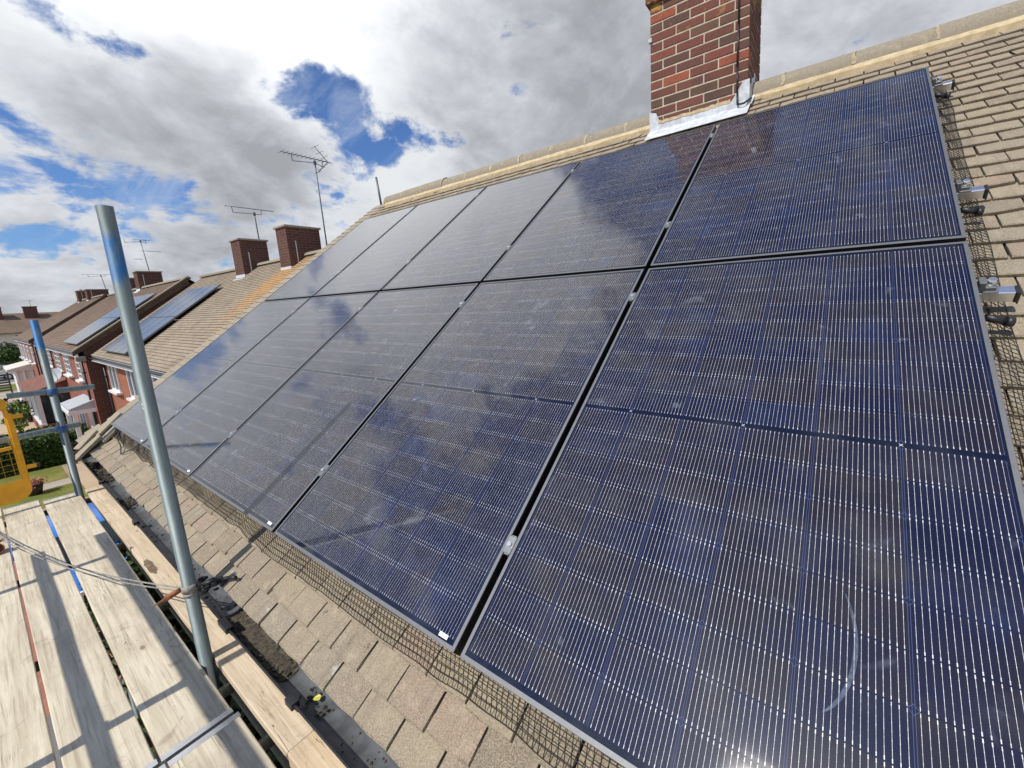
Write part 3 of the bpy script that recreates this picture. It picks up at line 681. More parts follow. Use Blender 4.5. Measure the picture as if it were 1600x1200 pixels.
for (x0, x1, nm) in ((-2.56, -1.97, 'silt'),):
    mb = MB(); m_ = 30
    prof = []
    for i in range(m_+1):
        x = x0 + (x1-x0)*i/m_; e = math.sin(math.pi*i/m_)**.4
        for f in (-.8, -.4, 0, .35, .6):
            prof.append((x, GY + f*GR*.92 + random.uniform(-.003, .003), GZt - GR*math.sqrt(1-(f*.92)**2) + .002 + e*.018*(1-abs(f)*.7) + random.uniform(0, .006)))
    mb.add(prof, [(i*5+j, (i+1)*5+j, (i+1)*5+j+1, i*5+j+1) for i in range(m_) for j in range(4)])
    tag(mb.build('gutter_silt', MT_soil), kind='stuff')
# yellow leaf in the gutter
mb = MB(); c = Vector((-1.775, GY+.005, GZt-.035))
mb.add([c+Vector(q) for q in ((-.014, -.004, 0), (-.006, .010, .006), (.006, .012, .004), (.014, .002, .001), (.006, -.010, .005), (-.006, -.011, .003))], [(5, 4, 3, 2, 1, 0)])
own(mb, 'fallen_leaf', simple('yellow_leaf', (.62, .58, .10), .6), 'small yellow leaf lying in the gutter beside a black clip', 'leaf', loc=c)

# chimney, brick by brick
CX0, CX1, CY0, CY1, CZ0 = -1.846, -1.042, 1.857, 2.37, 1.12
NC = 16; CZ1 = CZ0 + NC*.075
mb = MB(); random.seed(5)
mb.box(CX0+.0040, CX1-.0040, CY0+.0040, CY1-.0040, CZ0-.3, CZ1)
chim = mb.build('chimney', MT_mortar, house)
mb = MB()
def brick(x0, x1, y0, y1, z):
    j = [random.uniform(-.0014, .0014) for _ in range(6)]
    mb.box(x0+j[0], x1+j[1], y0+j[2], y1+j[3], z+.0060+j[4]*.6, z+.0690+j[5]*.6)
def course(z, e=0, par=0):
    X0, X1, Y0, Y1 = CX0-e, CX1+e, CY0-e, CY1+e
    W_ = X1-X0; unit = (W_+.01)/3.5
    for (ya, yb) in ((Y0, Y0+.1025), (Y1-.1025, Y1)):
        x = X0; seq = [.5, 1, 1, 1] if par else [1, 1, 1, .5]
        for q in seq:
            brick(x, x + q*unit - .010, ya, yb, z); x += q*unit
    for (xa, xb) in ((X0, X0+.1025), (X1-.1025, X1)):
        ya, yb = Y0+.1125, Y1-.1125; m2 = ya + (yb-ya)*(.5 if par else .32)
        brick(xa, xb, ya, m2-.005, z); brick(xa, xb, m2+.005, yb, z)
for i in range(NC): course(CZ0 + i*.075, 0, i % 2)
bevel(mb.build('brickwork', MT_gbrick, chim), .003)
mb = MB()
for k, e in ((0, .03), (1, .055), (2, .055)):
    z = CZ1 + k*.075; 
    course(z, e, k % 2)
    mb.box(CX0-e+.008, CX1+e-.008, CY0-e+.008, CY1+e-.008, z+.002, z+.073)
bevel(mb.build('corbel', MT_gbrick, chim), .003)
mb = MB(); mb.box(CX0-.03, CX1+.03, CY0-.03, CY1+.03, CZ1+.225, CZ1+.275); mb.build('chimney_cap', MT_cap, chim)
mb = MB()
MT_terra = simple('terracotta', (.36, .14, .08), .8, 0, .2, 10)
for px_ in (-1.65, -1.24):
    mb = MB(); mb.tube((px_, 2.11, CZ1+.27), (px_, 2.11, CZ1+.52), .10, 20, .085); mb.build('chimney_pot', MT_terra, chim)
# lead: apron in front, stepped soakers at the sides
mb = MB()
fy = CY0 - .004
def tz(y, off=.02): return (y*ST/CT) + (TILE+off)/CT     # height of tile surface at y
zb = tz(fy)
steps = [(CX0-.012, .19), (CX0+.05, .17), (CX0+.085, .085), (CX1-.12, .085), (CX1-.05, .19), (CX1-.035, .215), (CX1+.012, .215)]
lo = [(x, fy, zb-.03) for x, _ in steps]; hi = [(x, fy-.002*(i % 2), zb+h-.02) for i, (x, h) in enumerate(steps)]
for i in range(len(steps)-1): mb.quad([lo[i], lo[i+1], hi[i+1], hi[i]])
mb.prism([(CX0-.015, fy-.001, zb+.004), (CX1+.02, fy-.001, zb+.004), (CX1+.02, fy-.13, tz(fy-.13)+.004), (CX0-.015, fy-.13, tz(fy-.13)+.004)], (0, 0, .004))
for sx, sg in ((CX1+.004, 1), (CX0-.004, -1)):
    y = CY0-.005; k = 0
    while y < AY:
        y2 = min(y+.11, AY); z0 = tz(y)-.03; h = tz(y)+.13
        q = [(sx+sg*.002*(k % 2), y, z0), (sx+sg*.002*(k % 2), y2+.02, tz(y2)-.03), (sx+sg*.002*(k % 2), y2+.02, tz(y2)+.13), (sx+sg*.002*(k % 2), y, h+.02)]
        mb.quad(q if sg > 0 else q[::-1]); y = y2; k += 1
        if k > 6: break
mb.prism([(CX1, CY0, tz(CY0)+.008), (CX1+.03, CY0, tz(CY0)+.008), (CX1+.03, AY-.08, tz(AY-.08)+.008), (CX1, AY-.08, tz(AY-.08)+.008)], (0, 0, .004))
mb.build('flashing', MT_lead, chim)
mb = MB(); random.seed(2)
m_ = 22
for i in range(m_):
    xa, xb = CX0+.07 + (CX1-CX0-.2)*i/m_, CX0+.07+(CX1-CX0-.2)*(i+1)/m_
    za, zc = zb+.062+random.uniform(0, .01), zb+.062+random.uniform(0, .01)
    mb.quad([(xa, fy-.004, za-.012), (xb, fy-.004, zc-.012), (xb, fy-.003, zc+.014), (xa, fy-.003, za+.014)])
mb.build('flashing_pointing', MT_bed, chim)
# cable down the brickwork
mb = MB()
mb.path([(-1.125, CY0-.012, CZ1+.02), (-1.120, CY0-.013, 1.9), (-1.124, CY0-.012, 1.6), (-1.118, CY0-.014, 1.40), (-1.112, CY0-.03, 1.32), (-1.06, CY0-.05, 1.31), (-1.02, CY0+.02, 1.36)], .0075, 8)
mb.build('aerial_cable', MT_blk, chim)
mb = MB(); mb.box(-1.14, -1.10, CY0-.022, CY0-.002, CZ1-.09, CZ1+.0); mb.build('cable_clip', MT_dish, chim)
mb = MB(); mb.box(CX0-.012, CX0+.02, CY0-.02, CY0+.02, 2.03, 2.06); mb.build('cable_clip', MT_dish, chim)

# short mast stub at the end of the ridge
mb = MB(); mb.tube((-6.47, 2.13, 1.42), (-6.53, 2.13, 1.90), .016, 10)
own(mb, 'mast_stub', MT_mast, 'short grey pipe standing at the far end of the ridge', 'pipe', loc=(-6.47, 2.13, 1.42))

# ================================================================== SOLAR ARRAY
PWD, PHT = 1.129, 1.725
def make_panel():
    root = thing('solar_panel', '', 'solar panel', rot=(TH, 0, 0))
    # local frame: x across, y up the slope, z off the roof; origin at lower left corner, top of frame at z=0
    mb = MB(); W_, H_, fl, dp, ch_ = PWD, PHT, .0115, .035, .0012
    def ring(i, z): return [(i, i, z), (W_-i, i, z), (W_-i, H_-i, z), (i, H_-i, z)]
    rs = [ring(0, -dp), ring(0, -ch_), ring(ch_, 0), ring(fl, 0), ring(fl, -.004)]
    pts = [p for r_ in rs for p in r_]
    fc = []
    for k in range(4):
        for i in range(4):
            j = (i+1) % 4; fc.append((k*4+i, k*4+j, k*4+4+j, k*4+4+i))
    mb.add(pts, fc)
    mb.mi = [1 if k < 4 or k >= 12 else 0 for k in range(16)]
    mb.build('frame', [MT_frame, MT_blk], root, False)
    mb = MB(); z = -.0016; i = fl-.0008
    gw, gh = W_-2*i, H_-2*i; ou, ov = (1.110-gw)/2, (1.706-gh)/2
    mb.quad([(i, i, z), (W_-i, i, z), (W_-i, H_-i, z), (i, H_-i, z)], [(ou, ov), (ou+gw, ov), (ou+gw, ov+gh), (ou, ov+gh)])
    mb.quad([(i, i, z-.02), (i, H_-i, z-.02), (W_-i, H_-i, z-.02), (W_-i, i, z-.02)], [(0, 0), (0, .001), (.001, .001), (.001, 0)])
    mb.build('glass', MT_cell, root, False)
    return root
GRP = 'solar panels on the nearest roof'
words = {0: 'nearest', 1: 'second nearest', 2: 'middle', 3: 'second farthest', 4: 'farthest'}
proto = make_panel(); panels = {}
for r_, vb in (('upper', .008), ('lower', -1.741)):
    for k in range(5):
        p = proto if (r_ == 'upper' and k == 0) else copytree(proto)
        p.location = rp(-1.154*(k+1) + .0125, vb); panels[(r_, k)] = p
        p['group'] = GRP
LAB = {('upper', 0): 'black solar panel right of the chimney, nearest of the upper row', ('upper', 1): 'upper row solar panel whose top edge meets the left end of the chimney flashing',
       ('upper', 2): 'middle black solar panel of the upper row, reflecting grey cloud', ('upper', 3): 'black solar panel second from the far end of the upper row', ('upper', 4): 'black solar panel in the upper row beside the far roof edge under the ridge',
       ('lower', 0): 'largest-looking solar panel at lower right with a pale curved smear on the glass', ('lower', 1): 'lower row solar panel second from the right, its white sticker above the mesh',
       ('lower', 2): 'middle solar panel of the lower row, crossed by the pole shadow', ('lower', 3): 'lower row solar panel partly hidden behind the tall scaffold pole, second from the far end', ('lower', 4): 'lower row solar panel at the far corner of the roof above the broken verge tiles'}
for k, p in panels.items(): p['label'] = LAB[k]
# sticker in the lower right corner of four panels
mbs = MB(); mbs.box(PWD-.075, PWD-.040, .016, .027, -.0012, -.0006)
stk = None
for k in (1, 2, 3, 4):
    if stk is None: stk = mbs.build('barcode_sticker', MT_sticker, panels[('lower', k)], False)
    else:
        c = stk.copy(); COL.objects.link(c); c.parent = panels[('lower', k)]
# curved wiping smear on the nearest lower panel
mb = MB(); pts = []
for i in range(25):
    a = R(-62 + 100*i/24); rr = .150
    cx_, cy_ = PWD-.375, .37
    wd = .0060*math.sin(math.pi*(i+.3)/24.8)**.7+.0003
    pts.append(((cx_ + (rr-wd)*math.cos(a)*.62, cy_ + (rr-wd)*math.sin(a), -.0012), (cx_ + (rr+wd)*math.cos(a)*.62, cy_ + (rr+wd)*math.sin(a), -.0012)))
for a, b_ in zip(pts[:-1], pts[1:]): mb.quad([a[0], a[1], b_[1], b_[0]])
ms, t, b = material('wiping_smear'); tr = t.new('ShaderNodeBsdfTransparent'); df = t.new('ShaderNodeBsdfDiffuse'); df.inputs[0].default_value = (.40, .50, .66, 1)
mx = t.new('ShaderNodeMixShader'); t.put(mx.inputs[0], t.mr(t.noise(t.tc(), 90, 4, .6), .3, .7, .08, .24)); t.l.new(tr.outputs[0], mx.inputs[1]); t.l.new(df.outputs[0], mx.inputs[2])
t.l.new(mx.outputs[0], ms.node_tree.nodes['Material Output'].inputs[0])
mb.build('smear', ms, panels[('lower', 0)], False)

# mounting rails with their clamps
RG = 'aluminium rails under the panels'
RL = [(1.535, 'mounting rail with its silver end showing highest, just below the ridge'), (.385, 'mounting rail whose silver end shows at the middle of the upper panel row'),
      (-.235, 'mounting rail whose silver end shows just below the seam between panel rows'), (-1.435, 'lowest mounting rail, its clamps near the bottom edge of the lower row')]
UA = Vector((1, 0, 0)); VA = Vector((0, CT, ST)); NA = Vector((0, -ST, CT))
for v, lab in RL:
    rail = thing('mounting_rail', lab, 'rail', rp(0, v, -.07), RG)
    mb = MB(); f = lambda a, b, c: rp(a, v+b, c)
    mb.box(-5.80, .078, -.0165, .0165, -.074, -.0365, f)
    bevel(mb.build('rail_bar', MT_alu, rail), .002)
    mb = MB(); mb.box(.078, .088, -.0178, .0178, -.076, -.035, f); mb.box(.086, .090, -.016, .012, -.084, -.045, f)
    bevel(mb.build('end_cap', MT_blk, rail), .002)
    # end clamp: foot, upright, bolt
    mb = MB(); mb.box(.004, .040, -.018, .018, -.0375, -.031, f); mb.box(-.007, .008, -.016, .016, -.032, .003, f); mb.box(.008, .034, -.013, .013, -.033, -.018, f)
    cl = bevel(mb.build('end_clamp', MT_dull, rail), .0015)
    mb = MB(); mb.tube(rp(.022, v+.002, -.020), rp(.022, v+.002, .004), .0095, 14); mb.build('bolt', MT_alu, cl)
    for k in range(1, 5):
        uc = -1.154*k
        mb = MB(); mb.box(uc-.0145, uc+.0145, -.026, .026, .0006, .0032, f); mb.box(uc-.0095, uc+.0095, -.03, .03, -.030, .0008, f)
        cl = bevel(mb.build('mid_clamp', MT_dull, rail), .001)
        mb = MB(); mb.tube(rp(uc, v, .003), rp(uc, v, .0105), .0075, 12); mb.build('bolt', MT_alu, cl)
    for u in (-5.3, -4.2, -3.0, -1.8, -.5):
        mb = MB(); mb.box(u-.015, u+.015, -.02, .05, TILE+.004, -.078, f); mb.build('roof_hook', MT_alu, rail)
# black clips of the bird mesh under the rail ends are parts of the mesh
# bird mesh: woven strips of thin black wire, dented by hand
def bird_mesh(name, label, P, nu, nv, skipend=0, clips=(), loc=(0, 0, 0)):
    g = [[P(i/nu, j/nv) for j in range(nv+1)] for i in range(nu+1)]
    mb = MB(); r_ = .0014
    def strip(pts):
        o = len(mb.v)
        for i, p in enumerate(pts):
            d_ = (pts[min(i+1, len(pts)-1)] - pts[max(i-1, 0)]).normalized()
            x_ = d_.cross(NA); x_ = x_.normalized() if x_.length > 1e-5 else Vector((1, 0, 0)); y_ = d_.cross(x_)
            for k in range(3):
                a = 2*math.pi*k/3; mb.v.append(p + (x_*math.cos(a) + y_*math.sin(a))*r_)
        for i in range(len(pts)-1):
            for k in range(3):
                kk = (k+1) % 3; mb.f.append([o+i*3+k, o+i*3+kk, o+i*3+3+kk, o+i*3+3+k]); mb.mi.append(0); mb.sm.append(True)
    for j in range(nv+1): strip([g[i][j] for i in range(nu+1)])
    for i in range(nu+1): strip(g[i])
    root = thing(name, label, 'mesh', loc)
    mb.build('wire_netting', MT_wiremesh, root)
    return root
from mathutils import noise as mn
def PB(a, b):
    u = -5.80 + 5.86*a
    k = mn.noise(Vector((u*3.1, 0, .3))); k2 = mn.noise(Vector((u*7.3, b*1.5, 2.3)))
    v = -1.700 - .122*b**1.0 + .016*k*b + .009*k2*b
    n = -.036 + (TILE+.010+.036)*min(1, (b*1.06)**1.25) + .020*k2*math.sin(math.pi*b) + .010*k*b
    return rp(u + .006*k2 + .012*k*b, v, max(n, TILE+.008))
bm_ = bird_mesh('bird_mesh', 'black wire mesh along the bottom edge of the panels, over the tiles', PB, 326, 7, loc=rp(-3, -1.75, TILE))
def PR(a, b):
    v = -1.74 + 3.46*a
    k = mn.noise(Vector((v*3.3, 5, .3))); k2 = mn.noise(Vector((v*8.3, b*2, 7.3)))
    u = -.030 + .105*b + .008*k*b
    n = -.036 + (TILE+.010+.036)*min(1, (b*1.05)**1.2) + .010*k2*math.sin(math.pi*b)
    return rp(u, v + .006*k2, max(n, TILE+.008))
bm2 = bird_mesh('bird_mesh', 'black wire mesh down the right-hand side of the panels', PR, 190, 5, loc=rp(0, 0, TILE))
for v in (1.44, .27, -.345):
    mb = MB(); mb.tube(rp(.004, v, -.052), rp(.050, v, -.068), .011, 14); mb.tube(rp(.050, v, -.068), rp(.066, v, -.072), .015, 16)
    mb.build('clip', MT_blk, bm2)
# loose black cable under the far corner
mb = MB(); mb.path([rp(-5.62, -1.72, -.05), rp(-5.5, -1.80, -.06), rp(-5.32, -1.84, -.095), rp(-5.2, -1.88, -.107), rp(-5.05, -1.80, -.10), rp(-4.9, -1.73, -.06)], .004, 6)
own(mb, 'loose_cable', MT_blk, 'thin black cable looping out under the far end of the panels', 'cable', loc=rp(-5.2, -1.85, TILE))

# ================================================================== SCAFFOLD
DZ = -1.67
TR = .02415
def coupler(parent, at, axis, off, mat=None):
    """a band coupler round a tube at 'at' along axis, its bolt on the side 'off'"""
    a = Vector(axis).normalized(); o_ = Vector(off).normalized(); at = Vector(at)
    mb = MB(); mb.tube(at-a*.030, at+a*.030, TR+.007, 16)
    s_ = a.cross(o_)
    mb.obox(at+o_*(TR+.012), a*.026, o_*.014, s_*.020)
    cp = bevel(mb.build('coupler', mat or MT_blue, parent), .003)
    mb = MB(); mb.tube(at+o_*(TR+.012)+s_*-.03, at+o_*(TR+.012)+s_*.045, .007, 10); mb.tube(at+o_*(TR+.012)+s_*.028, at+o_*(TR+.012)+s_*.042, .012, 6)
    mb.build('bolt', MT_galv, cp)
    return cp
def pole(label, a, b, mat=MT_galv, group='scaffold tubes', name='scaffold_pole'):
    t_ = thing(name, label, 'scaffold tube', a, group)
    mb = MB(); mb.tube(a, b, TR, 28, hollow=True); mb.build('tube', mat, t_)
    return t_
MT_g1 = mat_galv('sunlit_galvanised_steel', None, 2.6)  # steel lightened: sun on the end tubes is put into the colour
PN, PF = (-2.636, -1.612), (-5.90, -1.648)
def painted(name, zbase, z0, z1): return mat_galv(name, (z0-zbase, z1-zbase))
near = pole('tall upright scaffold pole in front of the panels, blue paint near its top', (PN[0], PN[1], GZ), (PN[0], PN[1], .292), painted('tube_with_blue_paint', GZ, .03, .17))
far = pole('shorter upright scaffold pole at the far corner of the deck with a bright blue top', (PF[0], PF[1], GZ), (PF[0], PF[1], -.098), painted('tube_with_blue_top', GZ, -.33, -.105))
l1 = pole('upper horizontal scaffold tube across the far end of the deck', (-5.95, -1.885, -.705), (-5.95, -1.40, -.725), MT_g1)
coupler(l1, (-5.935, -1.648, -.715), (0, 1, 0), (1, 0, .5)); 
l2 = pole('lower horizontal scaffold tube across the far end of the deck', (-5.95, -3.0, -1.10), (-5.95, -1.535, -1.045), MT_g1)
coupler(l2, (-5.935, -1.648, -1.05), (0, 1, 0), (1, 0, .5))
coupler(far, (PF[0], PF[1], -.715), (0, 0, 1), (-1, 0, 0)); coupler(far, (PF[0], PF[1], -1.05), (0, 0, 1), (-1, 0, 0))
# outer uprights and guard rails on the street side (their shadows fall on the deck)
YO = -2.56
for i, (x, zt, lab) in enumerate(((-2.66, .1, 'outer upright scaffold pole on the street side, opposite the tall pole'), (-4.35, -.42, 'outer scaffold pole on the street side whose short shadow crosses the boards'),
                                   (.9, .1, 'outer scaffold pole on the street side behind the photographer'))):
    pole(lab, (x, YO-.05, GZ), (x, YO-.05, zt))
g1 = pole('upper guard rail tube along the street side of the deck', (-4.82, YO, DZ+1.10), (2.2, YO, DZ+1.10))
g2 = pole('lower guard rail tube along the street side of the deck', (-4.82, YO, DZ+.745), (2.2, YO, DZ+.745))
for x in (-4.35, -2.66):
    coupler(g1, (x, YO, DZ+1.10), (1, 0, 0), (0, -1, .3)); coupler(g2, (x, YO, DZ+.745), (1, 0, 0), (0, -1, .3))
# transoms under the boards
TZ = DZ - .038 - TR - .002
for x, lab in ((-5.86, 'scaffold tube under the far ends of the boards'), (-4.5, 'scaffold tube under the boards between the two poles'), (-3.40, 'scaffold tube end showing in the gap left of the tall pole'),
               (-2.45, 'scaffold tube under the boards right behind the foot of the tall pole'), (-2.05, 'scaffold tube end showing in the gap below the board joint'), (-.6, 'scaffold tube under the nearest boards')):
    pole(lab, (x, -2.75, TZ), (x, -1.42, TZ))
pole('long scaffold tube under the gap between the deck and the gutter board', (-6.1, -1.562, TZ-.05), (1.8, -1.562, TZ-.05))
# clamp band, wire and rusty bolt on the tall pole
mb = MB(); mb.tube((PN[0], PN[1], -1.315), (PN[0], PN[1], -1.285), TR+.005, 18); mb.tube((PN[0], PN[1], -1.335), (PN[0], PN[1], -1.322), TR+.003, 18)
cp = mb.build('wire_band', MT_rope, near)
mb = MB(); mb.tube((PN[0]-.01, PN[1]-.03, -1.30), (PN[0]-.03, PN[1]-.075, -1.318), .011, 8, .014); mb.tube((PN[0]-.03, PN[1]-.075, -1.318), (PN[0]-.045, PN[1]-.115, -1.335), .006, 8, .003)
mb.build('rusty_bolt', MT_rust, near)
mb = MB(); random.seed(4)
for k in range(26): mb.ball((PN[0]+random.uniform(-.01, .10), PN[1]+random.uniform(.02, .10), -1.31+random.uniform(-.03, .02)), random.uniform(.006, .014), 6, (1, 1.3, .7))
mb.path([(PN[0]+.02, PN[1]+.02, -1.30), (PN[0]+.08, PN[1]+.08, -1.285), (PN[0]+.13, PN[1]+.11, -1.275), (PN[0]+.17, PN[1]+.12, -1.268)], .008, 7)
mb.build('tarry_lump', MT_blk, near)
# twisted wire from the pole over the deck
mb = MB()
def sag(a, b, s, n=24): 
    a, b = Vector(a), Vector(b); return [a.lerp(b, i/n) - Vector((0, 0, s*4*(i/n)*(1-i/n))) for i in range(n+1)]
mb.path(sag((PN[0]-.02, PN[1]-.02, -1.30), (-5.75, -2.22, -1.56), .10), .0035, 5); mb.path(sag((PN[0]-.02, PN[1]-.02, -1.315), (-5.75, -2.22, -1.566), .115), .003, 5)
own(mb, 'tie_wire', MT_rope, 'thin doubled wire stretched from the tall pole across the boards', 'wire', loc=(PN[0], PN[1], -1.3))
# boards
BG = 'scaffold boards'
def board(label, x0, x1, y0, y1, zt=DZ, mat=MT_wood, th=.038, ry=0, band=True, warp=0):
    t_ = thing('scaffold_board', label, 'board', ((x0+x1)/2, (y0+y1)/2, zt-th), BG)
    mb = MB(); n = 14; random.seed(int(abs(x0*31+y0*77)))
    top = []; 
    for i in range(n+1):
        x = x0 + (x1-x0)*i/n; s = ry*(x-(x0+x1)/2)
        e0, e1 = (random.uniform(-.0012, .0012) for _ in range(2)); zz = zt + warp*math.sin(i*1.3)*.003
        top.append([(x, y0+s+e0, zz-th), (x, y1+s+e1, zz-th), (x, y1+s+e1, zz), (x, y0+s+e0, zz)])
    pts = [p for r_ in top for p in r_]; fc = [(3, 2, 1, 0), (n*4, n*4+1, n*4+2, n*4+3)]
    for i in range(n):
        for k in range(4): fc.append((i*4+k, i*4+(k+1) % 4, i*4+4+(k+1) % 4, i*4+4+k))
    mb.add(pts, fc); bevel(mb.build('plank', mat, t_), .003)
    if band:
        for xe, sg in ((x0, 1), (x1, -1)):
            mb = MB()
            s = ry*(xe-(x0+x1)/2); a, b_ = sorted((xe-.0012*sg, xe+.026*sg))
            mb.box(a, b_, y0+s-.0016, y1+s+.0016, zt-th-.0012, zt+.0012)
            mb.build('end_band', MT_band, t_)
    return t_
board('scaffold board along the gap beside the gutter board, ending at the far pole', -6.02, -2.232, -1.846, -1.640, ry=.002)
board('scaffold board second from the gutter side, between two narrow gaps', -6.10, -2.236, -2.052, -1.862, ry=.004, warp=1)
board('scaffold board third from the gutter side, at the left edge of the photo', -6.16, -2.236, -2.262, -2.062, ry=.003)
board('outermost scaffold board of the far set, on the street side', -6.18, -2.24, -2.470, -2.270)
board('scaffold board nearest the viewer, beside the gap in front of the gutter', -2.212, 1.70, -1.832, -1.626)
board('second scaffold board of the near set, in the lower left corner', -2.214, 1.70, -2.046, -1.842, warp=1)
board('third scaffold board of the near set, on the street side', -2.216, 1.70, -2.258, -2.052)
board('outermost scaffold board of the near set', -2.218, 1.70, -2.470, -2.266)
board('pale inside board under the gutter with a dark round stain', -6.04, -1.880, -1.594, -1.39, ry=.004, band=False, mat=MT_woodmid)
board('orange-toned newer inside board under the gutter, its cut edge showing', -1.868, 1.80, -1.588, -1.40, DZ+.012, MT_woodnew, .06, band=False)
# dark oil stain on the inside board
ms, t, b = material('damp_stain'); tr = t.new('ShaderNodeBsdfTransparent'); df = t.new('ShaderNodeBsdfDiffuse'); df.inputs[0].default_value = (.17, .13, .085, 1)
mx = t.new('ShaderNodeMixShader'); t.put(mx.inputs[0], t.mr(t.noise(t.tc(), 30, 5, .6), .3, .6, .45, .75)); t.l.new(tr.outputs[0], mx.inputs[1]); t.l.new(df.outputs[0], mx.inputs[2])
t.l.new(mx.outputs[0], ms.node_tree.nodes['Material Output'].inputs[0])
mb = MB(); c = Vector((-3.83, -1.572, DZ+.0016)); n = 22
mb.add([c + Vector(((.13*math.cos(2*math.pi*i/n)*(1+.12*math.sin(i*2.1))), .020*math.sin(2*math.pi*i/n)*(1+.15*math.cos(i*1.7)), 0)) for i in range(n)], [list(range(n))])
for o in [q for q in bpy.data.objects if q.get('label', '').startswith('pale inside board')]: mb.build('stain', ms, o)
# rusty swivel coupler lying on the boards at the left edge
cl = thing('loose_coupler', 'rusty brown coupler lying on the boards at the left edge', 'coupler', (-5.02, -2.105, DZ))
mb = MB(); mb.tube((-5.06, -2.13, DZ+.035), (-4.97, -2.115, DZ+.045), .037, 16, hollow=True); mb.obox((-5.02, -2.15, DZ+.035), (.03, 0, 0), (0, .03, 0), (0, 0, .02)); mb.tube((-5.03, -2.19, DZ+.05), (-5.02, -2.07, DZ+.085), .008, 8)
mb.build('body', MT_rust, cl)
# yellow ladder gate at the outer end of the deck
gate = thing('safety_gate', 'yellow scaffold safety gate at the far left end of the deck', 'gate', (-5.92, -2.3, -1.60))
gx = -5.92
mb = MB(); mb.box(gx-.006, gx+.006, -1.918, -1.885, -1.46, -.80); mb.box(gx-.018, gx-.006, -1.928, -1.916, -1.46, -.80)
mb.box(gx-.006, gx+.006, -2.75, -1.93, -1.145, -1.115, lambda x, y, z: (x, y, z + .05*(y+1.93)))
mb.box(gx-.006, gx+.006, -2.75, -2.71, -1.46, -.75)
bevel(mb.build('frame', MT_yellow, gate), .003)
mb = MB(); pl = [(gx, -1.885, -1.405), (gx, -1.885, -1.47)]
for i in range(9):
    a = R(90*i/8); pl.append((gx, -1.985+.10*math.cos(a), -1.49-.10*math.sin(a)))
pl += [(gx, -2.75, -1.59), (gx, -2.75, -1.47)]
mb.prism(pl, (.004, 0, 0)); mb.build('toe_panel', MT_yellow, gate)
mb = MB()
for k in range(15):
    y = -1.95 - .05*k; mb.tube((gx, y, -1.44), (gx, y, -1.14+.05*(y+1.93)), .0016, 4, cap=False)
for k in range(6): mb.tube((gx, -1.93, -1.42+.05*k), (gx, -2.72, -1.42+.05*k-.02), .0016, 4, cap=False)
mb.build('wire_grid', MT_yellow, gate)
for z in (-1.315, -.875):
    mb = MB(); mb.box(gx-.005, gx+.005, -1.885, -1.832, z-.018, z+.014); h = mb.build('hinge_arm', MT_yellow, gate)
    mb = MB(); mb.box(gx-.009, gx+.009, -1.832, -1.815, z-.020, z+.012); mb.build('buffer', MT_blk, h)
mb = MB(); mb.tube((gx-.012, -1.945, -.76), (gx+.012, -1.945, -.76), .052, 24); mb.build('hinge_plate', MT_yellow, gate)
mb = MB(); mb.ball((gx, -1.955, -.665), .035, 12); mb.build('end_knob', MT_red, gate)
mb = MB(); mb.tube((gx+.012, -1.885, -.80), (gx+.012, -1.885, -.84), .016, 8); mb.tube((gx+.0, -1.908, -.745), (gx+.0, -1.888, -.72), .012, 8); mb.build('bolt', MT_blk, gate)

# ================================================================== NEIGHBOUR HOUSES
def roof_strips(x0, x1, ye, ze, pitch, length, wob=.012, step=.012, hipl=0):
    """tile courses as low steps; returns a mesh with (x, slope) UVs"""
    mb = MB(); p = R(pitch); c, s = math.cos(p), math.sin(p); k = 0; v = 0
    nx = max(2, int((x1-x0)/1.2))
    sg = [mn.noise(Vector((x0+i*1.7, ze, 1.1))) for i in range(nx+1)]
    while v < length:
        v2 = min(v+.1, length)
        for i in range(nx):
            xa = x0 + hipl*v + (x1-x0-hipl*v)*i/nx; xb = x0 + hipl*v + (x1-x0-hipl*v)*(i+1)/nx
            za, zb_ = wob*sg[i]*math.sin(v*2.1), wob*sg[i+1]*math.sin(v*2.1)
            P = lambda x, vv, n, dz_: (x, ye+vv*c-n*s, ze+vv*s+n*c+dz_)
            mb.quad([P(xa, v, step, za), P(xb, v, step, zb_), P(xb, v2, 0, zb_), P(xa, v2, 0, za)], [(xa, v), (xb, v), (xb, v2), (xa, v2)])
            mb.quad([P(xa, v, -.004, za), P(xb, v, -.004, zb_), P(xb, v, step, zb_), P(xa, v, step, za)], [(xa, v-.005), (xb, v-.005), (xb, v), (xa, v)])
        v = v2
    return mb
def window(parent, x0, x1, y, z0, z1, mull=1, bars=0, proud=.02):
    """casement in a wall facing -y: white frame, glass, sill"""
    mb = MB(); fw = .06
    mb.box(x0, x1, y-.03-proud, y-.004, z0, z0+fw); mb.box(x0, x1, y-.03-proud, y-.004, z1-fw, z1)
    mb.box(x0, x0+fw, y-.031-proud, y-.004, z0+fw, z1-fw); mb.box(x1-fw, x1, y-.031-proud, y-.004, z0+fw, z1-fw)
    for k in range(1, mull+1):
        xm = x0 + (x1-x0)*k/(mull+1); mb.box(xm-.04, xm+.04, y-.029-proud, y-.004, z0+fw, z1-fw)
    for k in range(1, bars+1):
        zm = z0 + (z1-z0)*k/(bars+1); mb.box(x0+fw, x1-fw, y-.024-proud, y-.004, zm-.012, zm+.012)
    wdw = mb.build('window', MT_white, parent)
    mb = MB(); mb.quad([(x0+fw, y-.012, z0+fw), (x1-fw, y-.012, z0+fw), (x1-fw, y-.012, z1-fw), (x0+fw, y-.012, z1-fw)]); mb.build('pane', MT_glass, wdw)
    mb = MB(); mb.box(x0-.07, x1+.07, y-.14-proud, y-.002, z0-.07, z0-.002); mb.build('sill', MT_white, wdw)
    return wdw
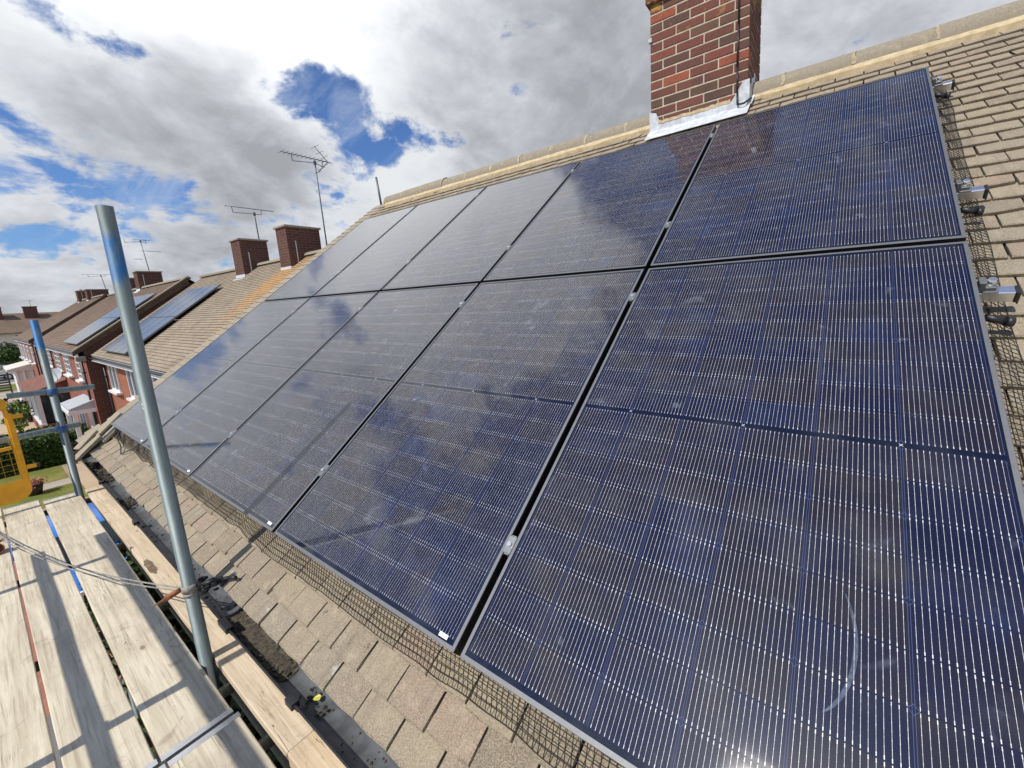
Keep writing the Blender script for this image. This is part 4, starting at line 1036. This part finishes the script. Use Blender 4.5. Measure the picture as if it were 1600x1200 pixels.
def stack(parent, x0, x1, y0, y1, zb_, zt, zroof, pots=0):
    mb = MB(); mb.box(x0, x1, y0, y1, zb_, zt); c = mb.build('chimney', MT_brickC, parent)
    mb = MB(); mb.box(x0-.045, x1+.045, y0-.045, y1+.045, zt-.005, zt+.055); bevel(mb.build('chimney_cap', MT_cap, c), .012)
    mb = MB(); mb.box(x0-.012, x1+.012, y0-.012, y0+.2, zroof-.02, zroof+.13); mb.prism([(x0-.05, y0-.012, zroof+.035), (x1+.05, y0-.012, zroof+.035), (x1+.05, y0-.16, zroof-.075), (x0-.05, y0-.16, zroof-.075)], (0, 0, .01))
    mb.box(x1+.001, x1+.012, y0+.2, y0+.225, zroof+.12, zroof+.85); mb.build('flashing', MT_lead, c)
    if pots:
        mb = MB(); mb.tube(((x0+x1)/2, (y0+y1)/2-.2, zt+.05), ((x0+x1)/2, (y0+y1)/2-.2, zt+.16), .09, 10); mb.build('chimney_pot', MT_cap, c)
    return c
def house_row(name, label, x0, x1, yf, ye, ze, pitch, ridge_y, mat_r, mat_w, group=None, hipl=0, wall_y1=7.4):
    h_ = thing(name, label, 'house', ((x0+x1)/2, 3, GZ), group)
    p = R(pitch); L = (ridge_y-ye)/math.cos(p); rz = ze + L*math.sin(p)
    mb = MB(); zw = ze + (yf-ye)*math.tan(p) - .12
    mb.box(x0+.06, x1-.06, yf, wall_y1-.4, GZ, zw)
    for xg in (x0+.06, x1-.26):
        if hipl and xg < x0+1: continue
        mb.prism([(xg, yf, zw), (xg, wall_y1-.4, zw), (xg, ridge_y, rz-.14)], (.2, 0, 0))
    mb.build('wall', mat_w, h_)
    if name and x1 < -20:   # shade on the end facing us, put into a dark skin's colour
        mb = MB(); xe = x1-.055; mb.prism([(xe, yf-.005, GZ), (xe, wall_y1-.4, GZ), (xe, wall_y1-.4, zw), (xe, ridge_y, rz-.15), (xe, yf-.005, zw)], (.02, 0, 0)); mb.build('gable_shade_skin', MT_brickC, h_)
    rf = roof_strips(x0, x1, ye, ze, pitch, L, hipl=hipl).build('roof', mat_r, h_)
    mb = MB(); dy = ridge_y-ye
    mb.quad([(x1, ridge_y+dy, ze), (x0, ridge_y+dy, ze), (x0+hipl*L, ridge_y, rz), (x1, ridge_y, rz)])
    mb.build('rear_slope', mat_r, rf)
    if hipl:
        mb = MB(); mb.quad([(x0, ridge_y+dy, ze), (x0, ye, ze), (x0+hipl*L, ridge_y, rz)]); mb.build('hip_slope', mat_r, rf)
    mb = MB(); n = 8; r_ = .12; ring = []
    for xx in (x0+hipl*L, x1):
        for i in range(n+1): a = math.pi*i/n; ring.append((xx, ridge_y-r_*math.cos(a), rz-.02+r_*math.sin(a)*.85))
    mb.add(ring, [(i, i+1, n+2+i, n+1+i) for i in range(n)] + [tuple(range(n+1)), tuple(reversed(range(n+1, 2*n+2)))], True)
    mb.build('ridge_tiles', MT_ridge, rf)
    mb = MB(); mb.box(x0, x1, ye-.015, yf, ze-.20, ze-.185); mb.box(x0, x1, ye+.03, ye+.05, ze-.19, ze-.03); mb.build('soffit', MT_white, h_)
    mb = MB(); m_ = 8
    a = [(x0, ye-.03-.056*math.cos(math.pi*i/m_), ze-.05-.056*math.sin(math.pi*i/m_)) for i in range(m_+1)]; b_ = [(x1, q[1], q[2]) for q in a]
    mb.add(a+b_, [(i, i+1, m_+2+i, m_+1+i) for i in range(m_)], True); mb.build('gutter', MT_gutblk, h_)
    return h_, rf, rz
def downpipe(parent, x, y, z0, z1):
    mb = MB(); mb.tube((x, y-.06, z0), (x, y-.06, z1), .034, 10)
    for k in range(3): z = z0 + (z1-z0)*(k+.5)/3; mb.box(x-.05, x+.05, y-.10, y-.002, z-.02, z+.02)
    mb.build('downpipe', MT_blk, parent)
YA = .72
# house A, the next one along
HA, roofA, rzA = house_row('house', 'brick house next along, its pale tiled roof with two chimneys and orange lichen', -22.68, -6.9, YA, .43, -1.37, 37.6, 4.10, MT_roofA, MT_brickA, 'houses in the row')
window(HA, -21.85, -20.55, YA, -2.62, -1.66, 1); window(HA, -18.9, -17.7, YA, -2.62, -1.66, 1); window(HA, -16.2, -15.0, YA, -2.62, -1.66, 1)
window(HA, -21.6, -19.9, YA, -5.0, -3.9, 2)
downpipe(HA, -22.45, YA, GZ, -1.5)
stack(HA, -13.95, -13.30, 3.60, 4.52, -.3, 2.22, 1.0); stack(HA, -17.45, -16.70, 3.60, 4.40, -.3, 2.26, 1.02)
# house B, a step forward
YB = .30
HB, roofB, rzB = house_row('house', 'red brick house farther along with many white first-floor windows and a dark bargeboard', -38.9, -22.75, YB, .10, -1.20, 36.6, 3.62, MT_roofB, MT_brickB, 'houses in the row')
for (a, b_, n_) in ((-25.1, -24.2, 0), (-28.6, -27.0, 1), (-31.9, -30.1, 1), (-35.0, -33.6, 1)): window(HB, a, b_, YB, -2.40, -1.50, n_, 3)
downpipe(HB, -23.35, YB, GZ, -1.3); downpipe(HB, -33.2+.1, YB, GZ, -1.3)
mb = MB(); p = R(36.6)
mb.prism([(-22.75, .02, -1.36), (-22.75, .02, -1.20), (-22.75, 3.62, -1.20+3.6*math.tan(p)), (-22.75, 3.62, -1.50+3.6*math.tan(p))], (.035, 0, 0)); mb.build('bargeboard', MT_dkwood, HB)
mb = MB(); mb.box(-22.80, -22.60, .06, .30, -1.55, -1.40); mb.prism([(-22.9, .05, -1.19), (-22.66, .05, -1.19), (-22.66, 3.62, -1.19+3.57*math.tan(p)), (-22.9, 3.62, -1.19+3.57*math.tan(p))], (0, -.02, .035))
mb.build('verge_tiles', MT_ridge, HB)
stack(HB, -30.75, -30.0, 3.45, 4.40, -.3, 2.22, 1.25); stack(HB, -33.9, -33.15, 3.45, 4.35, -.3, 2.10, 1.2)
# house C, hipped at its far end
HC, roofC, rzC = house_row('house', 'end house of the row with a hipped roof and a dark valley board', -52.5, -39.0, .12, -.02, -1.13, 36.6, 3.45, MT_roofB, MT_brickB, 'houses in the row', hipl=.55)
for (a, b_) in ((-41.6, -40.6), (-44.6, -43.4), (-47.2, -46.0), (-49.6, -48.6), (-51.4, -50.6)): window(HC, a, b_, .12, -2.55, -1.55, 1, 2)
mb = MB(); mb.prism([(-39.0, -.05, -1.30), (-39.0, -.05, -1.08), (-39.0, 3.45, -1.13+3.5*math.tan(p)), (-39.0, 3.45, -1.36+3.5*math.tan(p))], (.05, 0, 0)); mb.build('bargeboard', MT_dkwood, HC)
downpipe(HC, -39.4, .12, GZ, -1.2)
stack(HC, -44.2, -43.4, 3.2, 4.25, -.3, 2.0, 1.2); stack(HC, -48.2, -47.4, 3.2, 4.1, -.3, 2.1, 1.2, 1)
# house across the end of the street
HD = thing('house', 'cream rendered house far off across the end of the street', 'house', (-99, 0, GZ), 'houses in the row')
mb = MB(); mb.box(-104, -95.4, -22, 12, GZ, -1.2); mb.build('wall', MT_cream, HD)
mb = MB(); mb.quad([(-95, -22.4, -1.25), (-95, 12.4, -1.25), (-99.6, 12.4, 1.50), (-99.6, -22.4, 1.50)], [(0, 0), (34, 0), (34, 5.4), (0, 5.4)]); mb.quad([(-104.4, 12.4, -1.25), (-104.4, -22.4, -1.25), (-99.6, -22.4, 1.50), (-99.6, 12.4, 1.50)], [(0, 0), (34, 0), (34, 5.4), (0, 5.4)])
mb.prism([(-95, 12.4, -1.25), (-99.6, 12.4, 1.5), (-104.4, 12.4, -1.25)], (0, -.1, 0)); mb.box(-95.06, -94.9, -22.4, 12.4, -1.36, -1.24)
rD = mb.build('roof', MT_roofB, HD)
for y in (.0, 3.2, -6):
    mb = MB(); mb.box(-99.2, -98.2, y, y+1.3, .3, 2.35); mb.box(-99.26, -98.14, y-.06, y+1.36, 2.30, 2.42); mb.build('chimney', MT_brickC, HD)
for y in (1.7, -1.3, 5.2):
    mb = MB(); mb.box(-95.42, -95.32, y, y+1.3, -2.7, -1.5); wd = mb.build('window', MT_white, HD)
    mb = MB(); mb.quad([(-95.31, y+.1, -2.6), (-95.31, y+1.2, -2.6), (-95.31, y+1.2, -1.6), (-95.31, y+.1, -1.6)]); mb.build('pane', MT_glass, wd)

# panels on the neighbours' roofs
def mat_pv2():
    m, t, b = material('distant_solar_glass'); pset(t, b, Base_Color=(.016, .022, .045), Roughness=.42)
    b.inputs['Coat Weight'].default_value = 1; b.inputs['Coat Roughness'].default_value = .16; b.inputs['Coat IOR'].default_value = 1.36; return m
MT_pv2 = mat_pv2()
def far_array(x0, nx, v0, nv, ye, ze, pitch, lab, group, wd=.99, ht=1.62, lift=.14):
    p = R(pitch); proto_ = None
    for j in range(nv):
        for i in range(nx):
            if proto_ is None:
                t_ = thing('solar_panel', '', 'solar panel', rot=(p, 0, 0), group=group)
                mb = MB(); mb.box(0, wd, 0, ht, -.04, 0); mb.build('frame', MT_frame, t_, False)
                mb = MB(); mb.quad([(.012, .012, .003), (wd-.012, .012, .003), (wd-.012, ht-.012, .003), (.012, ht-.012, .003)]); mb.build('glass', MT_pv2, t_, False); proto_ = t_
            else: t_ = copytree(proto_)
            v = v0 + j*(ht+.02); n_ = lift
            t_.location = (x0 + i*(wd+.02), ye + v*math.cos(p) - n_*math.sin(p), ze + v*math.sin(p) + n_*math.cos(p))
            col = ['far end', 'second from far end', 'second from near end', 'near end'][i]
            row = ['lower', 'upper'][j] if nv == 2 else ['bottom', 'middle', 'top'][j]
            t_['label'] = f'bluish panel on {lab}, {row} row, {col}'
far_array(-21.0, 4, .22, 2, .43, -1.37, 37.6, 'the lichen-patched roof next along', 'solar panels on the next roof', .88)
far_array(-26.9, 4, .24, 2, .10, -1.20, 36.6, 'the brown roof beyond the dark bargeboard', 'solar panels on the brown roof', .92, 1.5)

# aerials
def aerial(label, base, top, boom, els=10, refl=True, tilt=0, el_len=.17, wide='x'):
    """mast, boom along y towards -y, rods across"""
    t_ = thing('tv_aerial', label, 'aerial', base, 'television aerials')
    base, top = Vector(base), Vector(top); mb = MB(); mb.tube(base, top, .020, 8, .017); mb.build('mast', MT_mast, t_)
    y0, y1, z = boom; x = top.x
    P = lambda y: Vector((x, y, z + tilt*(y-top.y)))
    mb = MB(); mb.tube(P(y0), P(y1), .013, 6); mb.path([P(top.y-.62), P(top.y-.60)-Vector((0, 0, .18)), top-Vector((0, 0, .06)), P(top.y+.2)-Vector((0, 0, .16)), P(top.y+.22)], .010, 6)
    mb.obox(top-Vector((0, 0, .06)), (.03, 0, 0), (0, .03, 0), (0, 0, .05)); mb.build('boom', MT_mast, t_)
    mb = MB()
    for k in range(els):
        y = y0 + .02 + (y1-.22-y0)*k/max(1, els-1)
        mb.tube(P(y)-Vector((el_len if wide == 'x' else .0, 0, 0 if wide == 'x' else el_len)), P(y)+Vector((el_len if wide == 'x' else 0, 0, 0 if wide == 'x' else el_len)), .006, 4)
    mb.build('director_rods', MT_mast, t_)
    if refl:
        mb = MB()
        for sg in (1, -1):
            a = P(y1-.10); e = a + Vector((0, -.34, .36*sg)); mb.tube(a, e, .010, 5)
            for q in (.3, .6, .95):
                c = a.lerp(e, q); mb.tube(c-Vector((.22, 0, 0)), c+Vector((.22, 0, 0)), .006, 4)
        mb.build('reflector', MT_mast, t_)
    return t_
aerial('tallest aerial, with a spiky boom and V-shaped reflector, beside the nearer of two chimneys', (-13.15, 4.62, 1.2), (-12.95, 4.50, 4.08), (3.62, 4.98, 4.12), 11)
aerial('plain aerial with a long bare boom above the farther of the two chimneys', (-17.0, 4.30, 2.2), (-16.72, 4.18, 3.20), (3.38, 4.78, 3.30), 2, False, 0, .1)
t_ = aerial('forked aerial rising behind the top of the tall pole', (-31.2, 4.2, 2.0), (-31.4, 4.12, 4.0), (3.86, 4.52, 4.02), 2, False, 0, .25)
mb = MB(); mb.tube((-31.35, 4.05, 3.45), (-31.3, 4.85, 3.42), .012, 5); mb.tube((-31.35, 4.05, 3.0), (-31.3, 3.7, 3.0), .012, 5); mb.build('second_boom', MT_mast, t_)
aerial('small aerial over the farthest chimneys of the row', (-43.6, 4.2, 1.9), (-43.7, 4.1, 3.05), (3.2, 5.6, 3.08), 2, False, 0, .3)
aerial('tiny aerial on the cream house across the street end', (-98.7, 4.0, 2.2), (-98.7, 4.0, 3.3), (3.6, 4.6, 3.3), 3, False, 0, .3)
# satellite dish on house B
t_ = thing('satellite_dish', 'grey satellite dish on the red brick wall below the white windows', 'dish', (-30.0, .28, -2.6))
mb = MB(); c = Vector((-30.0, -.02, -2.52)); ax = Vector((.55, -.75, .35)).normalized(); u_ = ax.orthogonal().normalized(); v_ = ax.cross(u_)
n = 18; ring = [c - ax*.06] + [c + (u_*math.cos(2*math.pi*i/n)+v_*math.sin(2*math.pi*i/n))*.33*q + ax*(.06*q*q-.06) for q in (.5, 1) for i in range(n)]
mb.add(ring, [(0, 1+i, 1+(i+1) % n) for i in range(n)] + [(1+i, 1+n+i, 1+n+(i+1) % n, 1+(i+1) % n) for i in range(n)], True); mb.build('reflector', MT_dish, t_)
mb = MB(); mb.path([(-30.0, .29, -2.62), (-30.0, .1, -2.6), c-ax*.05], .022, 8); mb.path([c-v_*.3, c+ax*.32-v_*.05], .012, 6); mb.ball(c+ax*.34-v_*.05, .04, 8); mb.build('bracket', MT_mast, t_)

# ================================================================== PORCHES AND FRONT GARDENS
# flat door canopy with white door on house B
mb = MB(); mb.prism([(-25.5, YB, -3.05), (-25.5, -.36, -3.28), (-25.5, -.36, -3.36), (-25.5, YB, -3.36)], (2.35, 0, 0)); cn = mb.build('door_canopy', MT_dish, HB)
mb = MB(); mb.box(-25.53, -23.12, -.39, YB, -3.50, -3.362); mb.box(-25.4, -25.28, -.3, -.18, GZ, -3.5); mb.box(-23.35, -23.23, -.3, -.18, -4.6, -3.5); mb.build('canopy_frame', MT_white, cn)
mb = MB(); mb.box(-25.0, -24.1, YB-.05, YB-.004, GZ+.1, -3.55); dr = mb.build('front_door', MT_white, HB)
mb = MB(); mb.box(-24.25, -24.2, YB-.09, YB-.05, -4.62, -4.5); mb.build('door_handle', MT_alu, dr)
window(HB, -28.0, -26.2, YB, -5.0, -3.9, 1)
# glazed porch with a small red tiled roof
pc_ = thing('glazed_porch', 'white framed glass porch with a small red pitched roof against the red brick house', 'porch', (-32.5, -.5, GZ), 'porches')
x0, x1, y0 = -36.2, -30.2, -.72
mb = MB(); mb.box(x0, x1, y0, YB, GZ, -4.75); mb.build('base_wall', MT_brickB, pc_)
mb = MB()
for x in (x0, x0+1.5, x0+3, x0+4.5, x1-.14): mb.box(x, x+.14, y0, y0+.14, -4.75, -3.35)
mb.box(x0, x1, y0-.03, y0+.15, -3.35, -3.2); mb.box(x0-.03, x1+.03, y0-.06, y0+.15, -4.80, -4.72)
for y in (y0, -.2): mb.box(x1-.12, x1+.002, y, y+.12, -4.75, -3.2)
mb.box(x1-.12, x1+.03, y0, YB, -3.35, -3.2); mb.build('frame', MT_white, pc_)
mb = MB(); mb.quad([(x0, y0+.07, -4.72), (x1, y0+.07, -4.72), (x1, y0+.07, -3.35), (x0, y0+.07, -3.35)]); mb.quad([(x1-.06, y0, -4.72), (x1-.06, YB, -4.72), (x1-.06, YB, -3.35), (x1-.06, y0, -3.35)]); mb.build('glass', MT_glass, pc_)
mb = MB(); mb.prism([(x0-.1, y0-.2, -3.22), (x0-.1, YB, -2.80), (x0-.1, YB, -3.22)], (x1-x0+.2, 0, 0)); mb.build('roof', simple('red_porch_tiles', (.20, .085, .06), .9, 0, .3, 6), pc_)
# white porch farther on, with a pale lean-to roof
p2 = thing('white_porch', 'tall white rendered porch with a pale flat roof standing in front of the end house', 'porch', (-46, -.5, GZ), 'porches')
mb = MB(); mb.box(-48.5, -44.5, -.62, .12, GZ, -3.15); mb.build('wall', simple('white_render', (.66, .65, .62), .9, 0, .05, 2), p2)
mb = MB(); mb.box(-48.8, -44.2, -.95, .12, -3.14, -3.0); mb.prism([(-48.8, -.95, -3.0), (-48.8, .12, -3.0), (-48.8, .12, -2.72)], (4.6, 0, 0)); mb.build('roof', MT_cream, p2)
mb = MB()
for y in (-.66, -.35, .0): mb.box(-44.5, -44.42, y, y+.1, -5.4, -3.16)
mb.build('corner_post', MT_white, p2)
# slatted dark side gate
mb = MB()
for k in range(7): mb.box(-54.0, -53.9, -2.9, -.72, GZ+.35+.2*k, GZ+.47+.2*k)
for y in (-2.9, -1.8, -.78): mb.box(-54.08, -54.0, y, y+.09, GZ, GZ+1.8)
own(mb, 'slatted_fence', MT_dkcar, 'dark horizontal slatted fence at the left edge beyond the white porch', 'fence', loc=(-54, -1.8, GZ))
mb = MB(); mb.box(-29.0, -28.75, -6, -1.40, GZ, GZ+.42); mb.box(-29.04, -28.71, -6.02, -1.38, GZ+.42, GZ+.48)
own(mb, 'low_wall', MT_brickB, 'low red brick garden wall at the left edge beyond the hedge', 'wall', loc=(-28.9, -3, GZ))

# foliage
def leaves(mb, pts, s0, s1, up=.3):
    for p in pts:
        s = random.uniform(s0, s1); n = Vector((random.gauss(0, 1), random.gauss(0, 1), random.gauss(0, 1)+up)).normalized()
        a = n.orthogonal().normalized(); b_ = n.cross(a); th = random.uniform(0, 6.28); a, b_ = a*math.cos(th)+b_*math.sin(th), b_*math.cos(th)-a*math.sin(th)
        p = Vector(p); mb.add([p-a*s, p+b_*s*.55+n*s*.15, p+a*s, p-b_*s*.55+n*s*.15], [(0, 1, 2, 3)])
def hedge(label, x0, x1, y0, y1, h, cnt, name='hedge', mat=MT_hedge, group=None):
    t_ = thing(name, label, 'hedge', ((x0+x1)/2, (y0+y1)/2, GZ), group); random.seed(int(abs(x0*13+y0*7)))
    mb = MB(); pts = []
    for _ in range(cnt):
        f = random.random(); x, y, z = random.uniform(x0, x1), random.uniform(y0, y1), random.uniform(GZ, GZ+h)
        if f < .40: z = GZ+h+random.gauss(0, .035)
        elif f < .70: x = x1+random.gauss(0, .035)
        elif f < .85: y = y1+random.gauss(0, .035)
        elif f < .92: x = x0
        k = mn.noise(Vector((x*1.3, y*1.3, z*1.3)))*.07
        pts.append((x+k, y+k, z+k))
    leaves(mb, pts, .035, .075); mb.build('leaves', mat, t_)
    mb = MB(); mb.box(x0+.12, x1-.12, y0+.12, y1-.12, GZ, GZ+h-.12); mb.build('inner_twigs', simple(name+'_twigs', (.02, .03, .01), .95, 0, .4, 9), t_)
    return t_
hedge('thick clipped green hedge between the lawn and the red brick house', -27.6, -25.0, -4.2, .12, 1.12, 15000)
def bush(label, c, rad, h, cnt, mat, name='shrub', s=(.04, .09), trunk=True, group='shrubs in the front gardens', cat='shrub'):
    t_ = thing(name, label, cat, (c[0], c[1], GZ), group); random.seed(int(abs(c[0]*97+c[1]*31)))
    lobes = [(Vector((c[0]+random.uniform(-.45, .45)*rad, c[1]+random.uniform(-.45, .45)*rad, GZ+h*random.uniform(.3, .85))), rad*random.uniform(.4, .65)) for _ in range(9)]
    pts = []
    for _ in range(cnt):
        q, r_ = random.choice(lobes); v = Vector((random.gauss(0, 1), random.gauss(0, 1), random.gauss(0, 1))).normalized()*r_*random.uniform(.55, 1.05)
        p = q+v
        if p.z > GZ+.03: pts.append(p)
    mb = MB(); leaves(mb, pts, *s); mb.build('crown', mat, t_)
    mb = MB()
    for k in range(5):
        q = lobes[k][0]; mb.tube((c[0], c[1], GZ), q, .05*rad, 6, .015)
    mb.build('trunk', MT_bark, t_); return t_
bush('bright lime-green shrub behind the yellow gate', (-34.0, -1.30), .55, 1.9, 1600, MT_lime)
bush('low dark shrub beside the glass porch', (-37.5, -.75), .75, 1.2, 1500, MT_dark)
bush('dark broad tree in front of the cream house', (-88, .8), 1.5, 3.2, 2600, MT_dark, 'tree', (.10, .2), cat='tree')
bush('lighter green bush below the dark tree at the far street end', (-84, .2), 1.5, 2.3, 2400, MT_hedge, s=(.09, .18))
bush('pale green bush at the left edge by the far street end', (-85, -2.0), 1.4, 2.0, 1800, MT_lime, s=(.09, .18))
bush('small green shrub hugging the corner of the brick wall beyond our roof edge', (-24.2, .22), .38, 1.0, 900, MT_hedge)
bush('dark red-leaved shrub behind the glass porch corner', (-29.6, -.12), .28, .95, 500, mat_leaf('red_leaf', (.10, .015, .015), (.18, .03, .03), (.05, .06, .02)))
hedge('tall dark shrubbery against our wall, seen through the gaps between the boards', -7.5, -.8, -1.72, -1.24, 2.75, 9000, 'shrubbery', MT_dark)
hedge('long low hedge at the far end of the street', -82.5, -81.7, -9, 7, 1.1, 3500, group=None)
# flower pot on the lawn
pt_ = thing('flower_pot', 'dark pot of pink flowers on the grass beside the path', 'flower pot', (-21.45, -1.60, GZ))
mb = MB(); mb.tube((-21.45, -1.60, GZ+.01), (-21.45, -1.60, GZ+.34), .15, 18, .22); mb.tube((-21.45, -1.60, GZ+.34), (-21.45, -1.60, GZ+.37), .235, 18); mb.build('pot', MT_pot, pt_)
mb = MB(); random.seed(9); leaves(mb, [(-21.45+random.gauss(0, .12), -1.60+random.gauss(0, .12), GZ+.42+random.gauss(0, .05)) for _ in range(420)], .02, .045); mb.build('flowers', MT_flower, pt_)
# bench in the shade of the hedge
mb = MB()
for k in range(3): mb.box(-24.8+.12*k, -24.72+.12*k, -.45, .25, GZ+.42, GZ+.45)
for y in (-.42, .2):
    mb.box(-24.8, -24.75, y, y+.05, GZ, GZ+.8); mb.box(-24.5, -24.45, y, y+.05, GZ, GZ+.42)
for k in range(2): mb.box(-24.82, -24.79, -.45, .25, GZ+.55+.15*k, GZ+.63+.15*k)
own(mb, 'garden_bench', MT_dkwood, 'dark garden bench in the deep shade of the hedge', 'bench', loc=(-24.6, 0, GZ))

# cars
def car(label, c, ang, paint, L=4.3, group='parked cars', zoff=0):
    t_ = thing('parked_car', label, 'car', (c[0], c[1], GZ+zoff), group, (0, 0, ang))
    prof = [(-.50, .30), (-.49, .58), (-.46, .78), (-.40, .90), (-.30, 1.22), (-.20, 1.42), (.02, 1.46), (.14, 1.38), (.27, .98), (.40, .88), (.47, .74), (.50, .52), (.49, .28)]
    W_ = .86; mb = MB(); secs = []
    def half(z): return W_*(1 if z < .95 else 1 - .20*(z-.95)/.5)
    n = len(prof)
    for y in (-1, -.86, 0, .86, 1):
        secs.append([(q[0]*L, y*half(q[1])*(1 if abs(y) < 1 else 1), q[1] - (.05 if abs(y) == 1 and q[1] > .5 else 0)) for q in prof])
    pts = [p for s_ in secs for p in s_]; fc = []
    for k in range(4):
        for i in range(n-1): fc.append((k*n+i, k*n+i+1, (k+1)*n+i+1, (k+1)*n+i))
        fc.append((k*n+n-1, k*n, (k+1)*n, (k+1)*n+n-1))
    fc += [tuple(range(n)), tuple(reversed(range(4*n, 5*n)))]
    mb.add(pts, fc, True); bd = bevel(mb.build('body', paint, t_, False), .02, 2)
    mb = MB()
    for sg in (1, -1):
        for pl in ([(-.30, .95), (-.27, 1.18), (-.19, 1.35), (-.03, 1.38), (-.03, .95)], [(.0, .95), (.0, 1.38), (.10, 1.33), (.22, .97)]):
            q = [(a*L, sg*(half(z)+.012), z) for a, z in pl]; mb.add(q, [tuple(range(len(q))) if sg < 0 else tuple(reversed(range(len(q))))])
    mb.add([(.265*L, -.72, 1.01), (.265*L, .72, 1.01), (.155*L, .62, 1.37), (.155*L, -.62, 1.37)], [(0, 1, 2, 3)]); mb.add([(-.385*L, -.70, .98), (-.385*L, .70, .98), (-.285*L, .62, 1.30), (-.285*L, -.62, 1.30)], [(3, 2, 1, 0)])
    o = mb.build('windows', MT_glass, t_, False); o.location.z = .008
    for sx in (-.30, .31):
        for sg in (1, -1):
            mb = MB(); mb.tube((sx*L, sg*.70, .31), (sx*L, sg*.88, .31), .31, 18); wh = mb.build('wheel', MT_rub, t_, False)
            mb = MB(); mb.tube((sx*L, sg*.86, .31), (sx*L, sg*.89, .31), .19, 14); mb.build('rim', MT_alu, wh, False)
    for sg in (1, -1):
        mb = MB(); mb.obox((.487*L, sg*.62, .68), (.03, 0, 0), (0, .16, 0), (0, 0, .07)); mb.build('headlight', MT_white, t_, False)
    return t_
car('silver car parked side-on at the far street end, left edge of the photo', (-79, -1.5), R(90), MT_silver)
car('white car with a dark windscreen parked behind the white porch', (-70, .9), R(96), MT_whcar, 4.5)
car('bright blue car on the drive below the scaffold, glimpsed through the gaps between boards', (-13.3, -1.2), R(6), MT_bluecar, 4.4)
